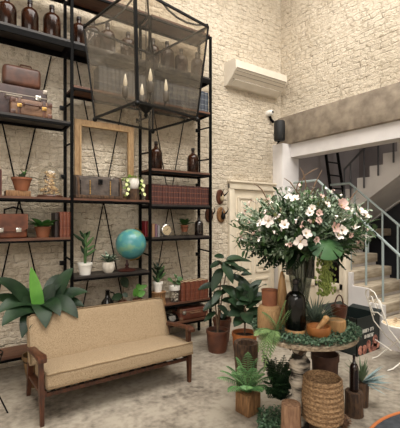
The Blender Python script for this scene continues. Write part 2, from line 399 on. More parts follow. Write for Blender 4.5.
m = MB(); m.tube([(5.42-SO.x, 3.54-SO.y, lz), (5.42-SO.x, 3.9-SO.y, lz)], .02, 8); m.build('handrail', RAILM, ST)
rz2 = lambda y: 2.45+(3.74-y)*.83
railing(5.57, RAILD, [3.74, 3.62, 3.38, 3.14, 2.9, 2.66, 2.42], 3.74, 2.0, rz2, lambda y: RS*8+(4.3-y)*.74)
railing(6.66, RAILD, [3.6, 3.2, 2.8, 2.4], 3.8, 2.0, rz2, lambda y: RS*8+(4.3-y)*.74)
# cupboard under the stair, cream with dark glazed doors
CU = thing('understair_cupboard', 'cream timber cupboard with dark glazed doors under the stair', 'cupboard', (4.46, 3.56, 0))
m = MB(); m.box((.05, 0, .66), (.06, 1.22, 1.32)); m.box((.0, -.59, .66), (.09, .05, 1.32), bev=.006); m.box((0, .59, .66), (.09, .05, 1.32), bev=.006); m.box((0, 0, 1.30), (.1, 1.23, .05), bev=.006); m.box((0, 0, .06), (.08, 1.2, .12))
m.build('cupboard_frame', CREAM, CU)
for yc, wy in ((-.36, .40), (.02, .34), (.37, .34)):
    m = MB()
    for zc in (.17, .66, 1.235): m.box((0, yc, zc), (.05, wy, .09), bev=.006)
    for sy in (-1, 1): m.box((0, yc+sy*(wy/2-.03), .70), (.05, .06, 1.15), bev=.006)
    m.box((.01, yc, .42), (.02, wy-.1, .42))
    dr = m.build('cupboard_door', CREAM, CU)
    m = MB(); m.box((.005, yc, .95), (.02, wy-.11, .50)); m.build('door_pane', DARKP, dr)
m = MB(); m.box((-.03, .36, .74), (.05, .07, .09), bev=.004); o = m.build('small_card', WHITEC, None, (4.40, 3.56, 0)); bpy.data.objects.remove(o)

# ladder leaning in the stairwell
LD = thing('ladder', 'dark metal ladder leaning on the stairwell back wall', 'ladder', (6.05, 4.1, RS*8))
def lp(t, s): return (s*(.20-.02*t)-.05*t, .0+.29*t, 2.0*t)
for s in (-1, 1):
    m = MB(); m.bar(lp(0, s), lp(1, s), .045, .03); m.build('ladder_rail', IRON, LD)
for k in range(1, 8):
    m = MB(); m.tube([lp(k/8, -1), lp(k/8, 1)], .014, 6); m.build('rung', IRON, LD)

# ============================================================ air conditioner, speaker, camera, wall trophies
AC = thing('air_conditioner', 'cream split air conditioner high on the brick wall', 'air conditioner', (3.49, YB, 3.65))
pr = [(0, .0), (-.07, .0), (-.20, .10), (-.28, .19), (-.275, .315), (-.22, .35), (0, .35)]
m = MB(); m.poly(pr, 0, 1.10, 'yz'); ob = m.build('casing', mat('aged cream plastic', (204, 194, 178), (212, 203, 188), 5, .45), AC, sharp=25)
ACM = mat('air conditioner groove', (120, 110, 96), rough=.6)
m = MB(); m.bar((.02, -.2845, .20), (1.08, -.2845, .20), .006, .012); m.build('front_seam', ACM, AC)
m = MB(); m.box((.55, -.135, .035), (.98, .11, .012), Matrix.Rotation(-math.atan2(.10, .13), 3, 'X')); m.build('louvre', mat('aged cream plastic', (0, 0, 0)), AC)
for z in (.075, .125, .165):
    m = MB(); yy = -.07-(z)/.10*.13 if z < .1 else -.20-(z-.10)/.09*.08
    m.bar((.03, yy-.004, z), (1.07, yy-.004, z), .006, .006); m.build('groove', ACM, AC)
sp = at(279.5, 131, 5.86)
SPK = thing('wall_speaker', 'black cylindrical speaker on a bracket at the beam end', 'speaker', (sp.x, sp.y, sp.z-.16))
m = MB(); m.lathe([(0, 0), (.075, 0), (.088, .015), (.09, .16), (.088, .305), (.075, .32), (0, .32)], 20); m.build('speaker_body', mat('speaker grille', (10, 10, 10), (18, 18, 18), 120, .7), SPK)
m = MB(); m.tube([(0, .05, .16), (.02, 4.19-sp.y-.0, .16)], .014, 8); m.tube([(0, .02, -.02), (0, .02, .0)], .02, 8); m.tube([(0, .02, -.02), (.03, 4.19-sp.y, -.03)], .008, 6); m.build('wall_bracket', BLACK, SPK)
cp = Vector((xat(272, YB-.10), YB-.10, zat(271, 112, YB-.1)))
CAM2 = thing('security_camera', 'small white dome camera on the wall above the black speaker', 'camera', (cp.x, YB, cp.z))
m = MB(); m.tube([(0, 0, .0), (0, -.06, .0)], .05, 14); m.sph((0, -.08, 0), .045, 14); m.build('camera_housing', WHITEC, CAM2)
m = MB(); m.sph((0.0, -.108, .0), .024, 10); m.build('lens', DARKGL, CAM2)
m = MB(); m.tube([(.02, -.03, -.05), (.05, -.03, -.1), (.1, -.04, -.14)], .022, 8); m.build('mounting_arm', BLACK, CAM2)

def trophy(px, py, rx, rz, woodm, hornm, label, bone, lean):
    z = zat(px, py, YB); x = xat(px, YB-.02)
    T = thing('trophy_plaque', label, 'wall trophy', (x, YB, z), 0, 'horn trophies on the brick wall')
    m = MB(); m.lathe([(0, .0), (1, .0), (1, .014), (.88, .03), (0, .03)], 24, (0, 0, 0), Matrix.Rotation(PI/2, 3, 'X') @ Matrix.Diagonal((rx, rz, 1)))
    m.build('plaque', woodm, T)
    m = MB(); m.ico((0, -.06, -.02), .045, 2, (.7, .8, 1.2)); m.build('skull', bone, T)
    for s in (-1, 1):
        m = MB(); m.tube([(s*.02, -.07, .01), (s*.045+lean*.3, -.085, .045), (s*.05+lean, -.085, .085), (s*.035+lean*1.2, -.08, .12)], [.012, .010, .006, .002], 7); m.build('horn', hornm, T)
trophy(220.5, 197, .072, .115, mat('trophy wood red', (72, 38, 24), (94, 52, 32), 8, .5), DARKGL, 'oval red-brown plaque with pale skull, uppermost of the horn trophies', PAPER, .05)
trophy(209.5, 215, .07, .115, mat('trophy wood dark', (58, 32, 20), (78, 46, 30), 8, .4), DARKGL, 'dark oval trophy plaque nearest the shelf post', BARK, -.0)
trophy(221.5, 215, .082, .12, mat('trophy wood tan', (112, 78, 46), (140, 100, 62), 8, .5), DARKGL, 'tan oval plaque with dark horns, lower right of the horn trophies', IRON, .03)

# ============================================================ STEEL SHELVING of three bays
YF, YK = 4.04, 4.32
PX = [.15, 1.09, 2.03, 2.95]; PT = 4.10
SH = thing('shelving_unit', 'tall black steel shelving of three bays against the brick wall', 'shelving', (0, YF, 0))
def L_(x, y, z): return (x, y-YF, z)
for x in PX:
    for y in (YF, YK):
        m = MB(); m.box(L_(x, y, PT/2), (.030, .030, PT)); m.build('post', BLACK, SH)
    for z in (1.15, 2.42, 2.86):
        m = MB(); m.tube([L_(x, YF, z), L_(x, YK, z+.02)], .011, 6); m.build('side_rung', BLACK, SH)
    for z in (2.08, 2.86, 1.1):
        m = MB(); m.box(L_(x-.035, YK-.02, z), (.06, .03, .05), bev=.004); m.build('clamp', IRON, SH)
# finial on the top right post
m = MB(); m.tube([L_(2.95-.12, YF, PT), L_(2.95-.12, YF, PT+.05)], [.012, .02], 8); m.build('finial', BLACK, SH)
DKB = mat('dark shelf board', (30, 26, 24), (48, 42, 38), 8, .5)
TH_ = {}
def board(b0, b1, z, mt, wood, rail=.026):
    x0, x1 = PX[b0]+.018, PX[b1]-.018; yc = (YF+YK)/2
    m = MB(); m.box(L_((x0+x1)/2, yc, z-.0125), (x1-x0, YK-YF+.03, .025)); bd = m.build('shelf_board', mt, SH)
    m = MB()
    for y in (YF-.008, YK+.008): m.box(L_((x0+x1)/2, y, z-.025-rail/2), (x1-x0, .02, rail))
    for x in (x0+.01, x1-.01): m.box(L_(x, yc, z-.025-rail/2), (.02, YK-YF, rail))
    m.build('shelf_rail', BLACK, SH)
    for b in range(b0, b1): TH_.setdefault(b, []).append(z)
for b in range(3):
    board(b, b+1, 4.12, WOODS, True); 
    board(b, b+1, 3.53, DKB, False, .06)
ZA = {'case': 2.65, 'cloche': 1.83, 'bag': 1.405, 'low': .24}
ZB2 = {'blue': 3.055, 'chest': 1.83, 'globe': .97, 'low': .53}
ZC = {'blue': 3.055, 'bottle': 2.225, 'red': 1.785, 'clock': 1.375, 'cactus': .525, 'drawer': .27}
board(0, 1, ZA['case'], DKB, False, .025); board(0, 1, ZA['cloche'], WOODS, True, .02); board(0, 1, ZA['bag'], WOODS, True, .02); board(0, 1, ZA['low'], WOODS, True)
board(1, 2, ZB2['blue'], WOODS, True); board(1, 2, ZB2['chest'], WOODS, True, .02); board(1, 2, ZB2['globe'], DKB, False); board(1, 2, ZB2['low'], WOODS, True)
board(2, 3, ZC['blue'], WOODS, True); board(2, 3, ZC['bottle'], WOODS, True); board(2, 3, ZC['red'], DKB, False); board(2, 3, ZC['clock'], DKB, False); board(2, 3, ZC['cactus'], WOODS, True); board(2, 3, ZC['drawer'], WOODS, True)
for b in range(3):
    xc = (PX[b]+PX[b+1])/2
    for s in (-1, 1):
        m = MB(); m.tube([L_(xc-s*.33, YK+.045+s*.008, .15), L_(xc+s*.33, YK+.045+s*.008, 3.45)], .0075, 6); m.build('brace_rod', BLACK, SH)
YM = 4.17                            # middle of the shelf depth

# ---- amber bottles
def bottle(label, loc, h=.35, r=.090, m_=AMBER, group=None, stop=True):
    T = thing('bottle', label, 'bottle', loc, rnd(0, 6), group)
    m = MB(); m.lathe([(0, 0), (r*.93, 0), (r, .012), (r, h*.54), (r*.97, h*.61), (r*.86, h*.68), (r*.62, h*.735), (r*.34, h*.77), (r*.24, h*.88), (r*.31, h*.885), (r*.31, h*.91), (r*.22, h*.915), (0, h*.915)], 20)
    m.build('bottle_body', m_, T)
    m = MB(); m.lathe([(0, h*.90), (r*.25, h*.90), (r*.30, h*.94), (r*.30, h*.99), (r*.2, h), (0, h)], 12); m.build('stopper', mat('dark stopper', (26, 20, 17), rough=.5), T)
    return T
bt = bottle('x', (0, 0, 0))
pxs = [7, 30, 52, 79, 93, 107.6, 128, 153, 167, 181, 197]
for i, px in enumerate(pxs):
    x = xat(px, YM-.02); r = .94 if i % 3 == 1 else 1.0
    lab = 'amber glass bottle on the high black shelf, '+ordinal(i, len(pxs))+' of the row'
    loc = (x, YM-.02, 3.53)
    if i == 0: bt.location = loc; bt['label'] = lab; bt['group'] = 'amber bottles on the high shelf'; b_ = bt
    else: b_ = dup(bt, lab, loc, rnd(0, 6), 'amber bottles on the high shelf')
    b_.scale = (r, r, .98+.05*((i*7) % 3))
for px, hh, lab in ((156, .37, 'taller amber bottle above the red-brown volumes, nearer the middle post'), (193, .345, 'shorter amber bottle above the red-brown volumes, nearer the right end post')):
    b_ = dup(bt, lab, (xat(px, YM), YM, ZC['bottle']), .5, 'amber bottles over the red-brown volumes'); b_.scale = (.9, .9, hh/.35)

# ---- books
def book(label, loc, th, h, dp, cov, band=None, group=None, nb=4):
    T = thing('book', label, 'book', loc, 0, group)
    m = MB(); t = .003
    m.box((th/2, dp/2, h/2), (th, dp, h)) if False else None
    m.box((t/2, dp/2, h/2), (t, dp, h)); m.box((th-t/2, dp/2, h/2), (t, dp, h))
    zs = [(0, 0), (h, 0)]
    if band:
        zs = [(0, 0)]
        for k in range(nb):
            z = h*(.12+.76*k/(nb-1)); zs += [(z-.005, 0), (z-.0045, 1), (z+.0045, 1), (z+.005, 0)]
        zs.append((h, 0))
    R = [[(th/2-math.cos(a)*(th/2+.0012*q), .004-math.sin(a)*(th*.22+.0015*q), z) for a in [PI*k/6 for k in range(7)]]+[(th, .010, z), (0, .010, z)] for z, q in zs]
    n0 = len(m.bm.faces); m.rings(R)
    if band:
        m.bm.faces.ensure_lookup_table()
        for f in m.bm.faces[n0:]:
            zc = [v.co.z for v in f.verts]
            for k in range(nb):
                z = h*(.12+.76*k/(nb-1))
                if min(zc) > z-.0052 and max(zc) < z+.0052: f.material_index = 1
    m.build('cover', [cov, band] if band else cov, T)
    m = MB(); m.box((th/2, dp/2+.002, h/2), (th-2*t, dp-.012, h-.012)); m.build('page_block', PAPER, T)
    return T
def book_row(px0, px1, Y, z, n, h, dp, covs, band, label, group, jit=.01, nb=4, rows=None):
    x0, x1 = xat(px0, Y), xat(px1, Y); th = (x1-x0)/n
    protos = [book('x', (0, 0, -5), th-.002, h, dp, c, band, group, nb) for c in covs]
    for i in range(n):
        nm = label(i, n); loc = (x0+th*i, Y+rnd(0, jit), z)
        b = dup(protos[i % len(covs)], nm, loc, 0, group); b.scale = (1, 1, 1-rnd(0, .02))
    for p in protos:
        for c in list(p.children): bpy.data.objects.remove(c)
        bpy.data.objects.remove(p)
NAV = [mat('navy cloth', (42, 48, 58), (62, 68, 80), 30, .6), mat('slate cloth', (52, 58, 66), (72, 78, 88), 30, .6)]
SILV = mat('pale spine lettering', (104, 106, 106), rough=.6)
num = ['first', 'second', 'third', 'fourth', 'fifth', 'sixth', 'seventh', 'eighth', 'ninth', 'tenth', 'eleventh', 'twelfth', 'thirteenth', 'fourteenth']
def nth(i, n): return (num[i]+' from its left end') if i < (n+1)//2 else (num[n-1-i]+' from its right end')
XBL = 200+0
book_row(99, 147.3, YF+.03, ZB2['blue'], 12, .30, .19, NAV, SILV, lambda i, n: 'slate-blue volume in the middle bay row behind the lantern, '+nth(i, n), 'slate-blue volumes in the middle bay')
book_row(151.5, 209, YF+.03, ZC['blue'], 14, .29, .19, NAV, SILV, lambda i, n: 'slate-blue volume in the right bay high row, '+nth(i, n), 'slate-blue volumes in the right bay')
RDB = [mat('red brown cloth', (62, 32, 28), (86, 46, 38), 30, .55), mat('maroon cloth', (52, 26, 24), (74, 38, 32), 30, .55)]
GOLD = mat('dull gilt', (112, 68, 48), rough=.55)
book_row(151.8, 209.5, YF+.02, ZC['red'], 22, .255, .18, RDB, GOLD, lambda i, n: 'red-brown volume in the long row over the clock, '+nth(i, n), 'red-brown volumes over the clock')
CHES = [mat('chestnut leather', (86, 42, 28), (114, 60, 40), 14, .45)]
book_row(181.5, 208.8, YF+.0, ZC['cactus'], 6, .245, .20, CHES, GOLD, lambda i, n: 'chestnut leather volume at the right of the cactus shelf, '+nth(i, n)[:-len(' from its left end') if i < 3 else -len(' from its right end')]+(' from the left' if i < 3 else ' from the right'), 'chestnut volumes on the cactus shelf')
book_row(60, 70.5, YF+.0, ZA['bag'], 3, .275, .18, CHES, GOLD, lambda i, n: ('left', 'middle', 'right')[i]+' one of three chestnut volumes beside the leafy terracotta pot', 'chestnut volumes beside the satchel shelf plant', 0)
book_row(55, 59.2, YF+.02, ZA['bag'], 1, .265, .17, [mat('near black cloth', (34, 22, 20), rough=.5)], None, lambda i, n: 'near-black book left of the three chestnut volumes', None)
book_row(-3, 2, YF+.0, ZA['cloche'], 1, .26, .18, [RDB[0]], None, lambda i, n: 'dark red book at the left picture edge beside the succulent', None)
book_row(145, 148.4, YK-.10, ZC['clock'], 1, .20, .09, [mat('crimson cloth', (116, 22, 30), rough=.5)], None, lambda i, n: 'crimson book seen behind the middle post on the clock shelf', None)
book_row(152.3, 155.2, YF+.05, ZC['clock'], 1, .17, .13, [mat('tan cloth', (146, 112, 84), rough=.6)], None, lambda i, n: 'tan book left of the clock', None)
book_row(155.6, 157.6, YF+.05, ZC['clock'], 1, .165, .13, [mat('mauve cloth', (112, 84, 98), rough=.6)], None, lambda i, n: 'mauve book between the tan book and the grey book', None)
book_row(157.9, 160.3, YF+.05, ZC['clock'], 1, .15, .13, [mat('grey cloth', (120, 116, 116), rough=.6)], None, lambda i, n: 'grey book right beside the round clock', None)

# ============================================================ THINGS ON THE SHELVES
def suitcase(label, x0, x1, y0, y1, z, h, m_, trim, name='suitcase', straps=False, latch=True):
    W, D_ = x1-x0, y1-y0
    T = thing(name, label, 'suitcase', (x0+W/2, y0+D_/2, z))
    m = MB(); m.box((0, 0, h/2), (W, D_, h), bev=min(.02, D_*.15), seg=3); m.build('case_body', m_, T)
    m = MB(); m.box((0, 0, h*.72), (W+.006, D_+.006, .012), bev=.002, seg=1); m.build('lid_rim', trim, T)
    yf = -D_/2
    m = MB(); m.tube([(-.075, yf-.004, h*.60), (-.07, yf-.035, h*.62), (.07, yf-.035, h*.62), (.075, yf-.004, h*.60)], .010, 8); m.build('handle', trim, T)
    if latch:
        for s in (-1, 1):
            m = MB(); m.box((s*W*.36, yf-.006, h*.70), (.055, .012, .05), bev=.004); m.tube([(s*W*.36, yf-.012, h*.69), (s*W*.36, yf-.02, h*.69)], .012, 10); m.build('latch', CHROME, T)
    for sx in (-1, 1):
        for sz in (0, 1):
            m = MB(); m.box((sx*(W/2-.022), yf+.018, (.022 if sz == 0 else h-.022)), (.052, .05, .052), bev=.012); m.build('corner_guard', trim, T)
    if straps:
        for s in (-1, 1):
            m = MB(); m.box((s*W*.30, 0, h/2), (.03, D_+.012, h+.010), bev=.004); st = m.build('strap', LEATH, T)
            m = MB(); m.box((s*W*.30, yf-.010, h*.55), (.042, .008, .036), bev=.002); m.build('buckle', BRASS, st)
    return T
zc = ZA['case']
xa, xb = PX[0]+.06, xat(47.5, 4.16)
suitcase('plum vinyl suitcase with pale metal latches, largest of the stacked cases', xa, xb, 4.162, 4.325, zc, .33, PLUM, mat('worn metal edge', (150, 140, 128), rough=.4, metal=.5))
suitcase('small worn brown case with straps in front of the plum suitcase', xat(10.5, 4.04), xat(52, 4.04), 4.035, 4.148, zc, .165, OLIVEL, LEATH, 'small_case', True, False)
T = thing('leather_bag', 'soft brown leather case lying on top of the plum suitcase', 'bag', ((xat(2.5, 4.2)+xat(41, 4.2))/2, 4.245, zc+.33))
hw = (xat(41, 4.2)-xat(2.5, 4.2))/2
m = MB(); m.box((0, 0, .11), (2*hw, .15, .215), bev=.045, seg=4); m.build('bag_body', LEATH, T)
m = MB(); m.bar((-hw*.8, -.0, .219), (hw*.8, -.0, .219), .012, .008); m.build('zip', IRON, T)
m = MB(); m.tube([(-.02, 0, .215), (-.01, -.01, .245), (.09, -.01, .245), (.1, 0, .215)], .008, 6); m.build('handle', LEATH, T)

# ---- pots
def pot_shape(m, r, h, taper=.72, rim=.16, t=.012, seg=24, bulge=0):
    z1 = h*(1-rim) if rim else h
    pr = [(0, 0), (r*taper, 0)]
    for k in range(1, 6): q = k/6; pr.append((r*(taper+(.93-taper)*q)+bulge*math.sin(PI*q), z1*q))
    pr += [(r*.93, z1), (r, z1+.001) if rim else (r*.96, z1), (r, h), (r-t, h), (r*.88-t, h*.82), (0, h*.82)]
    m.lathe(pr, seg)
def potted(name, label, cat, loc, r, h, m_, group=None, **k):
    T = thing(name, label, cat, loc, rnd(0, 6), group)
    m = MB(); pot_shape(m, r, h, **k); m.build('pot', m_, T, sharp=35)
    m = MB(); m.lathe([(0, h*.80), (r*.86, h*.80), (r*.84, h*.845), (0, h*.86)], 18); m.build('soil', SOIL, T)
    return T
def shrubby(m, o, n, L, W, z0, spread=.6, sag=.15, up=.6):
    for i in range(n):
        a = 2.4*i+rnd(-.4, .4); e = rnd(.15, 1)*up
        d = Vector((math.cos(a), math.sin(a), e)).normalized(); b = Vector(o)+Vector((math.cos(a), math.sin(a), 0))*rnd(0, .02)
        m.leaf(b, b+d*L*rnd(.6, 1.1), W*rnd(.7, 1.1), sag, None)

# succulent in terracotta on a wooden plinth
xp = xat(21.5, YM-.02)
m = MB(); m.box((0, 0, .03), (.23, .16, .06), bev=.006); o = tag(m.build('wood_block', RAWW, None, (xat(17.5, YM), YM, ZA['cloche'])), 'rough wooden block under the succulent pot', 'wood block')
T = potted('potted_succulent', 'succulent with trailing leaf in a terracotta pot on a wooden block', 'potted plant', (xp, YM-.03, ZA['cloche']+.06), .100, .135, TERRA, taper=.6); T.rotation_euler = (0, 0, 0)
m = MB()
for k in range(9):
    a = k*2.4; m.leaf((0, 0, .115), (math.cos(a)*.06, math.sin(a)*.05, .15+.02*(k % 3)), .035, .1)
m.build('leaf_rosette', G_SAGE, T)
m = MB(); m.leaf((.0, 0, .12), (.13, -.02, .135), .035, .25); m.leaf((0, 0, .12), (.21, -.03, .115), .03, .2); m.leaf((0, 0, .12), (-.12, -.01, .13), .03, .2); m.build('long_leaf', G_MID, T)
m = MB(); m.tube([(.01, 0, .11), (.02, 0, .20)], .006, 6); m.leaf((.02, 0, .16), (.05, -.02, .22), .04); m.leaf((.02, 0, .17), (-.02, 0, .23), .035); m.build('sprout', G_BRT, T)

# glass cloche with dried flowers
xc = xat(50, YM-.02); r = (xat(61.5, YM-.02)-xat(39, YM-.02))/2*1.05
T = thing('glass_cloche', 'clear glass dome with dried flowers on a wooden base', 'cloche', (xc, YM-.02, ZA['cloche']))
m = MB(); m.lathe([(0, 0), (r*1.06, 0), (r*1.08, .012), (r*1.02, .024), (0, .024)], 28); m.build('wood_base', WALNUT, T)
m = MB(); m.lathe([(r, .025), (r, .17), (r*.94, .23), (r*.75, .285), (r*.45, .325), (r*.12, .345)], 28, caps=False); m.build('glass_dome', CLEARG, T)
m = MB(); m.sph((0, 0, .365), .022, 12); m.build('dome_knob', CLEARG, T)
m = MB()
for k in range(120):
    a = rnd(0, 6.3); rr = rnd(0, r*.85); z = .04+abs(rnd(-1, 1))*.06 if k < 45 else rnd(.08, .27); rr *= 1 if k < 45 else .5
    p = Vector((math.cos(a)*rr, math.sin(a)*rr, z)); m.ico(p, rnd(.010, .022), 1, (1, 1, .8), jit=.4)
m.tube([(0, 0, .03), (.01, 0, .15), (-.02, 0, .28)], .004, 5); m.build('dried_flowers', mat('dried flower straw', (176, 140, 92), (214, 186, 140), 20, .8), T)
m = MB()
for k in range(26):
    p = Vector((rnd(-.05, -.02), rnd(-.03, .03), rnd(.06, .27))); m.leaf(p, p+rdir()*.035, .02)
m.build('dried_leaves', BARK, T)

# satchel
xs0, xs1 = PX[0]+.14, xat(27.5, YF+.02)
W = xs1-xs0
T = thing('leather_satchel', 'tan leather satchel with metal clasps on the lower left shelf', 'bag', ((xs0+xs1)/2, YF+.09, ZA['bag']))
m = MB(); m.box((0, .01, .118), (W, .13, .235), bev=.02, seg=3); m.build('satchel_body', LEATHT, T)
m = MB(); m.poly([(-W/2-.004, .246), (W/2+.004, .246), (W/2+.004, .10), (W*.38, .072), (-W*.38, .072), (-W/2-.004, .10)], -.073, -.062); m.box((0, .0, .24), (W+.008, .135, .014), bev=.004); m.build('flap', LEATHT, T)
for s in (-1, 1):
    m = MB(); m.box((s*W*.22+.02, -.078, .085), (.05, .014, .045), bev=.004); m.build('clasp', CHROME, T)
m = MB(); m.tube([(-.02, .0, .24), (-.02, -.01, .29), (.06, -.01, .315), (.14, -.01, .29), (.15, 0, .24)], .009, 8); m.build('handle', BLACK, T)

def leafy_pot(label, px, Y, z, r, h, pm, leaves, lm, L, W, group=None, up=.6, n=14, name='potted_plant'):
    T = potted(name, label, 'potted plant', (xat(px, Y), Y, z), r, h, pm); T.rotation_euler = (0, 0, 0)
    m = MB(); shrubby(m, (0, 0, h*.85), n, L, W, 0, up=up); m.build('leaves', lm, T)
    return T
leafy_pot('leafy plant in small terracotta pot beside the chestnut volumes', 43, YF+.10, ZA['bag'], .085, .115, TERRA, 0, mat('fresh leaf green', (52, 96, 46), (92, 138, 74), 8, .45, spec=.3), .21, .085, up=.75, n=22)

# chest, frame, wooden box with bowl
xc0, xc1 = xat(75, YF+.05), xat(120.5, YF+.05); W = xc1-xc0; z = ZB2['chest']
T = thing('wooden_chest', 'dark studded wooden chest with iron ring in front of the frame', 'chest', ((xc0+xc1)/2, YF+.12, z))
CHM = mat('old chest hide', (58, 50, 46), (86, 76, 69), 18, .75, .5)
m = MB(); pr = [(-.13, .02), (-.13, .17), (-.12, .225), (-.07, .255), (0, .262), (.07, .255), (.12, .225), (.13, .17), (.13, .02)]
m.poly(pr, -W/2, W/2, 'yz'); m.build('chest_body', CHM, T, sharp=30)
m = MB(); m.box((0, 0, .02), (W+.02, .275, .035), bev=.006); m.build('chest_foot', BARK, T)
for x in (-.42, -.22, .22, .42):
    m = MB()
    for k in range(9): m.sph((x*W, -.132, .05+.018*k), .0075, 8)
    m.build('stud_row', BRASS if abs(x) < .3 else IRON, T)
for x in (-.46, .46):
    m = MB(); m.poly([(y*1.03, z_*1.015) for y, z_ in pr], x*W-.015, x*W+.015, 'yz'); m.build('end_band', BARK, T)
m = MB(); m.tube([(.02*math.cos(a), -.142, .185+.02*math.sin(a)) for a in [k*PI/6 for k in range(12)]], .005, 6, True); m.box((0, -.133, .19), (.05, .01, .06), bev=.003); m.build('ring_pull', IRON, T)
m = MB(); m.box((.13, -.131, .235), (.022, .012, .022)); m.build('metal_plate', CHROME, T)

yf = 4.285; fx0, fx1 = xat(74.5, yf), xat(133.3, yf); ftop = zat(100, 122.5, yf); z = ZB2['chest']
T = thing('picture_frame', 'empty weathered wooden frame standing behind the dark chest', 'picture frame', ((fx0+fx1)/2, yf, z))
FRM = mat('weathered frame wood', (136, 106, 72), (170, 140, 102), 12, .65, .4, stretch=(3, 3, 1)); fw = .076; W = fx1-fx0; H = ftop-z
for a, b in (((-W/2+fw/2, 0), (-W/2+fw/2, H)), ((W/2-fw/2, 0), (W/2-fw/2, H)), ((-W/2+fw, H-fw/2), (W/2-fw, H-fw/2)), ((-W/2+fw, fw/2), (W/2-fw, fw/2))):
    m = MB(); m.bar((a[0], 0, a[1]), (b[0], 0, b[1]), .03, fw) if a[0] == b[0] else m.bar((a[0], 0, a[1]), (b[0], 0, b[1]), .03, fw)
    m.build('frame_side', FRM, T)
m = MB()
i_ = fw-.012
for a, b in (((-W/2+i_, i_), (-W/2+i_, H-i_)), ((W/2-i_, i_), (W/2-i_, H-i_)), ((-W/2+i_, H-i_), (W/2-i_, H-i_))):
    m.bar((a[0], -.019, a[1]), (b[0], -.019, b[1]), .012, .018)
m.build('inner_moulding', mat('frame gilt', (176, 146, 104), (150, 120, 82), 20, .6), T)

xq = xat(133, YF+.09)
m = MB(); m.lathe([(0, 0), (.07, 0), (.078, .03), (.072, .10), (.075, .135), (0, .135)], 12); o = tag(m.build('log_stand', BARK, None, (xq, YF+.09, ZB2['chest'])), 'short bark log under the white bowl', 'log')
T = thing('trailing_plant', 'white bowl of trailing lime-green foliage on a bark log', 'potted plant', (xq, YF+.09, ZB2['chest']+.135))
m = MB(); m.lathe([(0, 0), (.045, 0), (.068, .03), (.076, .075), (.07, .13), (.062, .13), (.06, .10), (0, .09)], 20); m.build('bowl', WHITEC, T)
m = MB()
for k in range(120):
    a = rnd(0, 6.3); s = abs(math.cos(a)); rr = rnd(.06, .125); zz = .14-rnd(0, 1)*(.05 if s < .75 else .22)
    if abs(math.cos(a)*rr) < .075 and math.sin(a) < 0 and zz < .12: continue
    p = Vector((math.cos(a)*rr, math.sin(a)*rr*.7, zz)); m.leaf(p, p+rdir()*.04, .035, .1)
m.build('foliage', G_LIME, T)
m = MB()
for s in (-1, 1):
    for k in range(4): m.leaf((s*(.085+.02*(k % 2)), -.05-.01*k, .12-.055*k), (s*(.10+.02*(k % 2)), -.06-.01*k, .075-.055*k), .04, .1, (0, -1, .2))
m.build('pale_blossom', mat('pale lime petals', (196, 206, 140), (214, 218, 166), 12, .6), T)

# ---- clock, wire-held plant, dark bottle
xk = xat(166, YF+.07); zk = ZC['clock']
T = thing('alarm_clock', 'round alarm clock with pale dial among the books', 'clock', (xk, YF+.07, zk))
RX = Matrix.Rotation(PI/2, 3, 'X')
m = MB(); m.lathe([(0, 0), (.068, 0), (.074, .01), (.074, .05), (.066, .056), (.062, .048), (0, .048)], 24, (0, .025, .082), RX); m.build('clock_case', CHROME, T)
m = MB(); m.lathe([(0, .0), (.061, 0), (.061, .0015), (0, .0015)], 24, (0, -.0235, .082), RX); m.build('dial', PAPER, T)
m = MB(); m.bar((0, -.0285, .082), (.02, -.0285, .11), .003, .004); m.bar((0, -.0285, .082), (-.035, -.0285, .07), .003, .004)
for k in range(12):
    a = k*PI/6; m.bar((.046*math.sin(a), -.026, .082+.046*math.cos(a)), (.055*math.sin(a), -.026, .082+.055*math.cos(a)), .002, .004)
m.build('hands', IRON, T)
m = MB()
for s in (-1, 1): m.tube([(s*.045, 0, .025), (s*.06, 0, 0)], .006, 6); m.tube([(s*.035, 0, .155), (s*.035, 0, .165)], [.022, .012], 10)
m.build('feet_and_bells', CHROME, T)
xw = xat(184.5, YF+.10)
T = thing('hanging_pot_stand', 'small terracotta pot of broad leaves held in a wire stand', 'potted plant', (xw, YF+.10, zk))
m = MB()
for k in range(4):
    a = k*PI/2+.5; m.tube([(.06*math.cos(a), .06*math.sin(a), 0), (.035*math.cos(a), .035*math.sin(a), .05), (.055*math.cos(a), .055*math.sin(a), .12)], .003, 5)
m.tube([(.055*math.cos(a), .055*math.sin(a), .11) for a in [k*PI/6 for k in range(12)]], .003, 5, True); m.build('wire_stand', IRON, T)
m = MB(); pot_shape(m, .055, .09); [setattr(v, 'co', v.co+Vector((0, 0, .055))) for v in m.bm.verts]; m.build('pot', TERRA, T)
m = MB(); shrubby(m, (0, 0, .14), 16, .14, .065, 0, up=.9); m.build('leaves', G_MID, T)
bottle('dark brown square-shouldered bottle at the right of the clock shelf', (xat(199, YF+.09), YF+.09, zk), .27, .062, mat('very dark brown glass', (20, 12, 9), rough=.08, coat=.6))

# ---- globe shelf
def cactus(T, z0, h, seed, arms):
    random.seed(seed); m = MB()
    m.tube([(0, 0, z0), (.005, 0, z0+h*.5), (.0, 0, z0+h)], [.016, .019, .012], 8)
    m.build('stem', G_MID, T)
    for a, zb, L, tilt in arms:
        d = Vector((math.cos(a), math.sin(a)*.6, tilt)).normalized(); b = Vector((0, 0, z0+zb)); m = MB()
        m.tube([b, b+d*L*.5+Vector((0, 0, .01)), b+d*L+Vector((0, 0, .03))], [.012, .018, .008], 7)
        m.build('arm', G_DARK if a > 1.6 else G_MID, T)
zg = ZB2['globe']
T = potted('potted_euphorbia', 'tall branching cactus plant in a white pot at left of globe shelf', 'potted plant', (xat(85, YF+.10), YF+.10, zg), .082, .135, WHITEC, rim=.2); T.rotation_euler = (0, 0, 0)
cactus(T, .11, .36, 3, [(3.1, .26, .15, .5), (0, .10, .13, .35), (0.2, .2, .13, .8), (2.9, .12, .08, 1.4), (.0, .16, .11, .25), (3.0, .30, .08, 1.0), (.1, .28, .09, 1.2), (4, .2, .08, .9)])
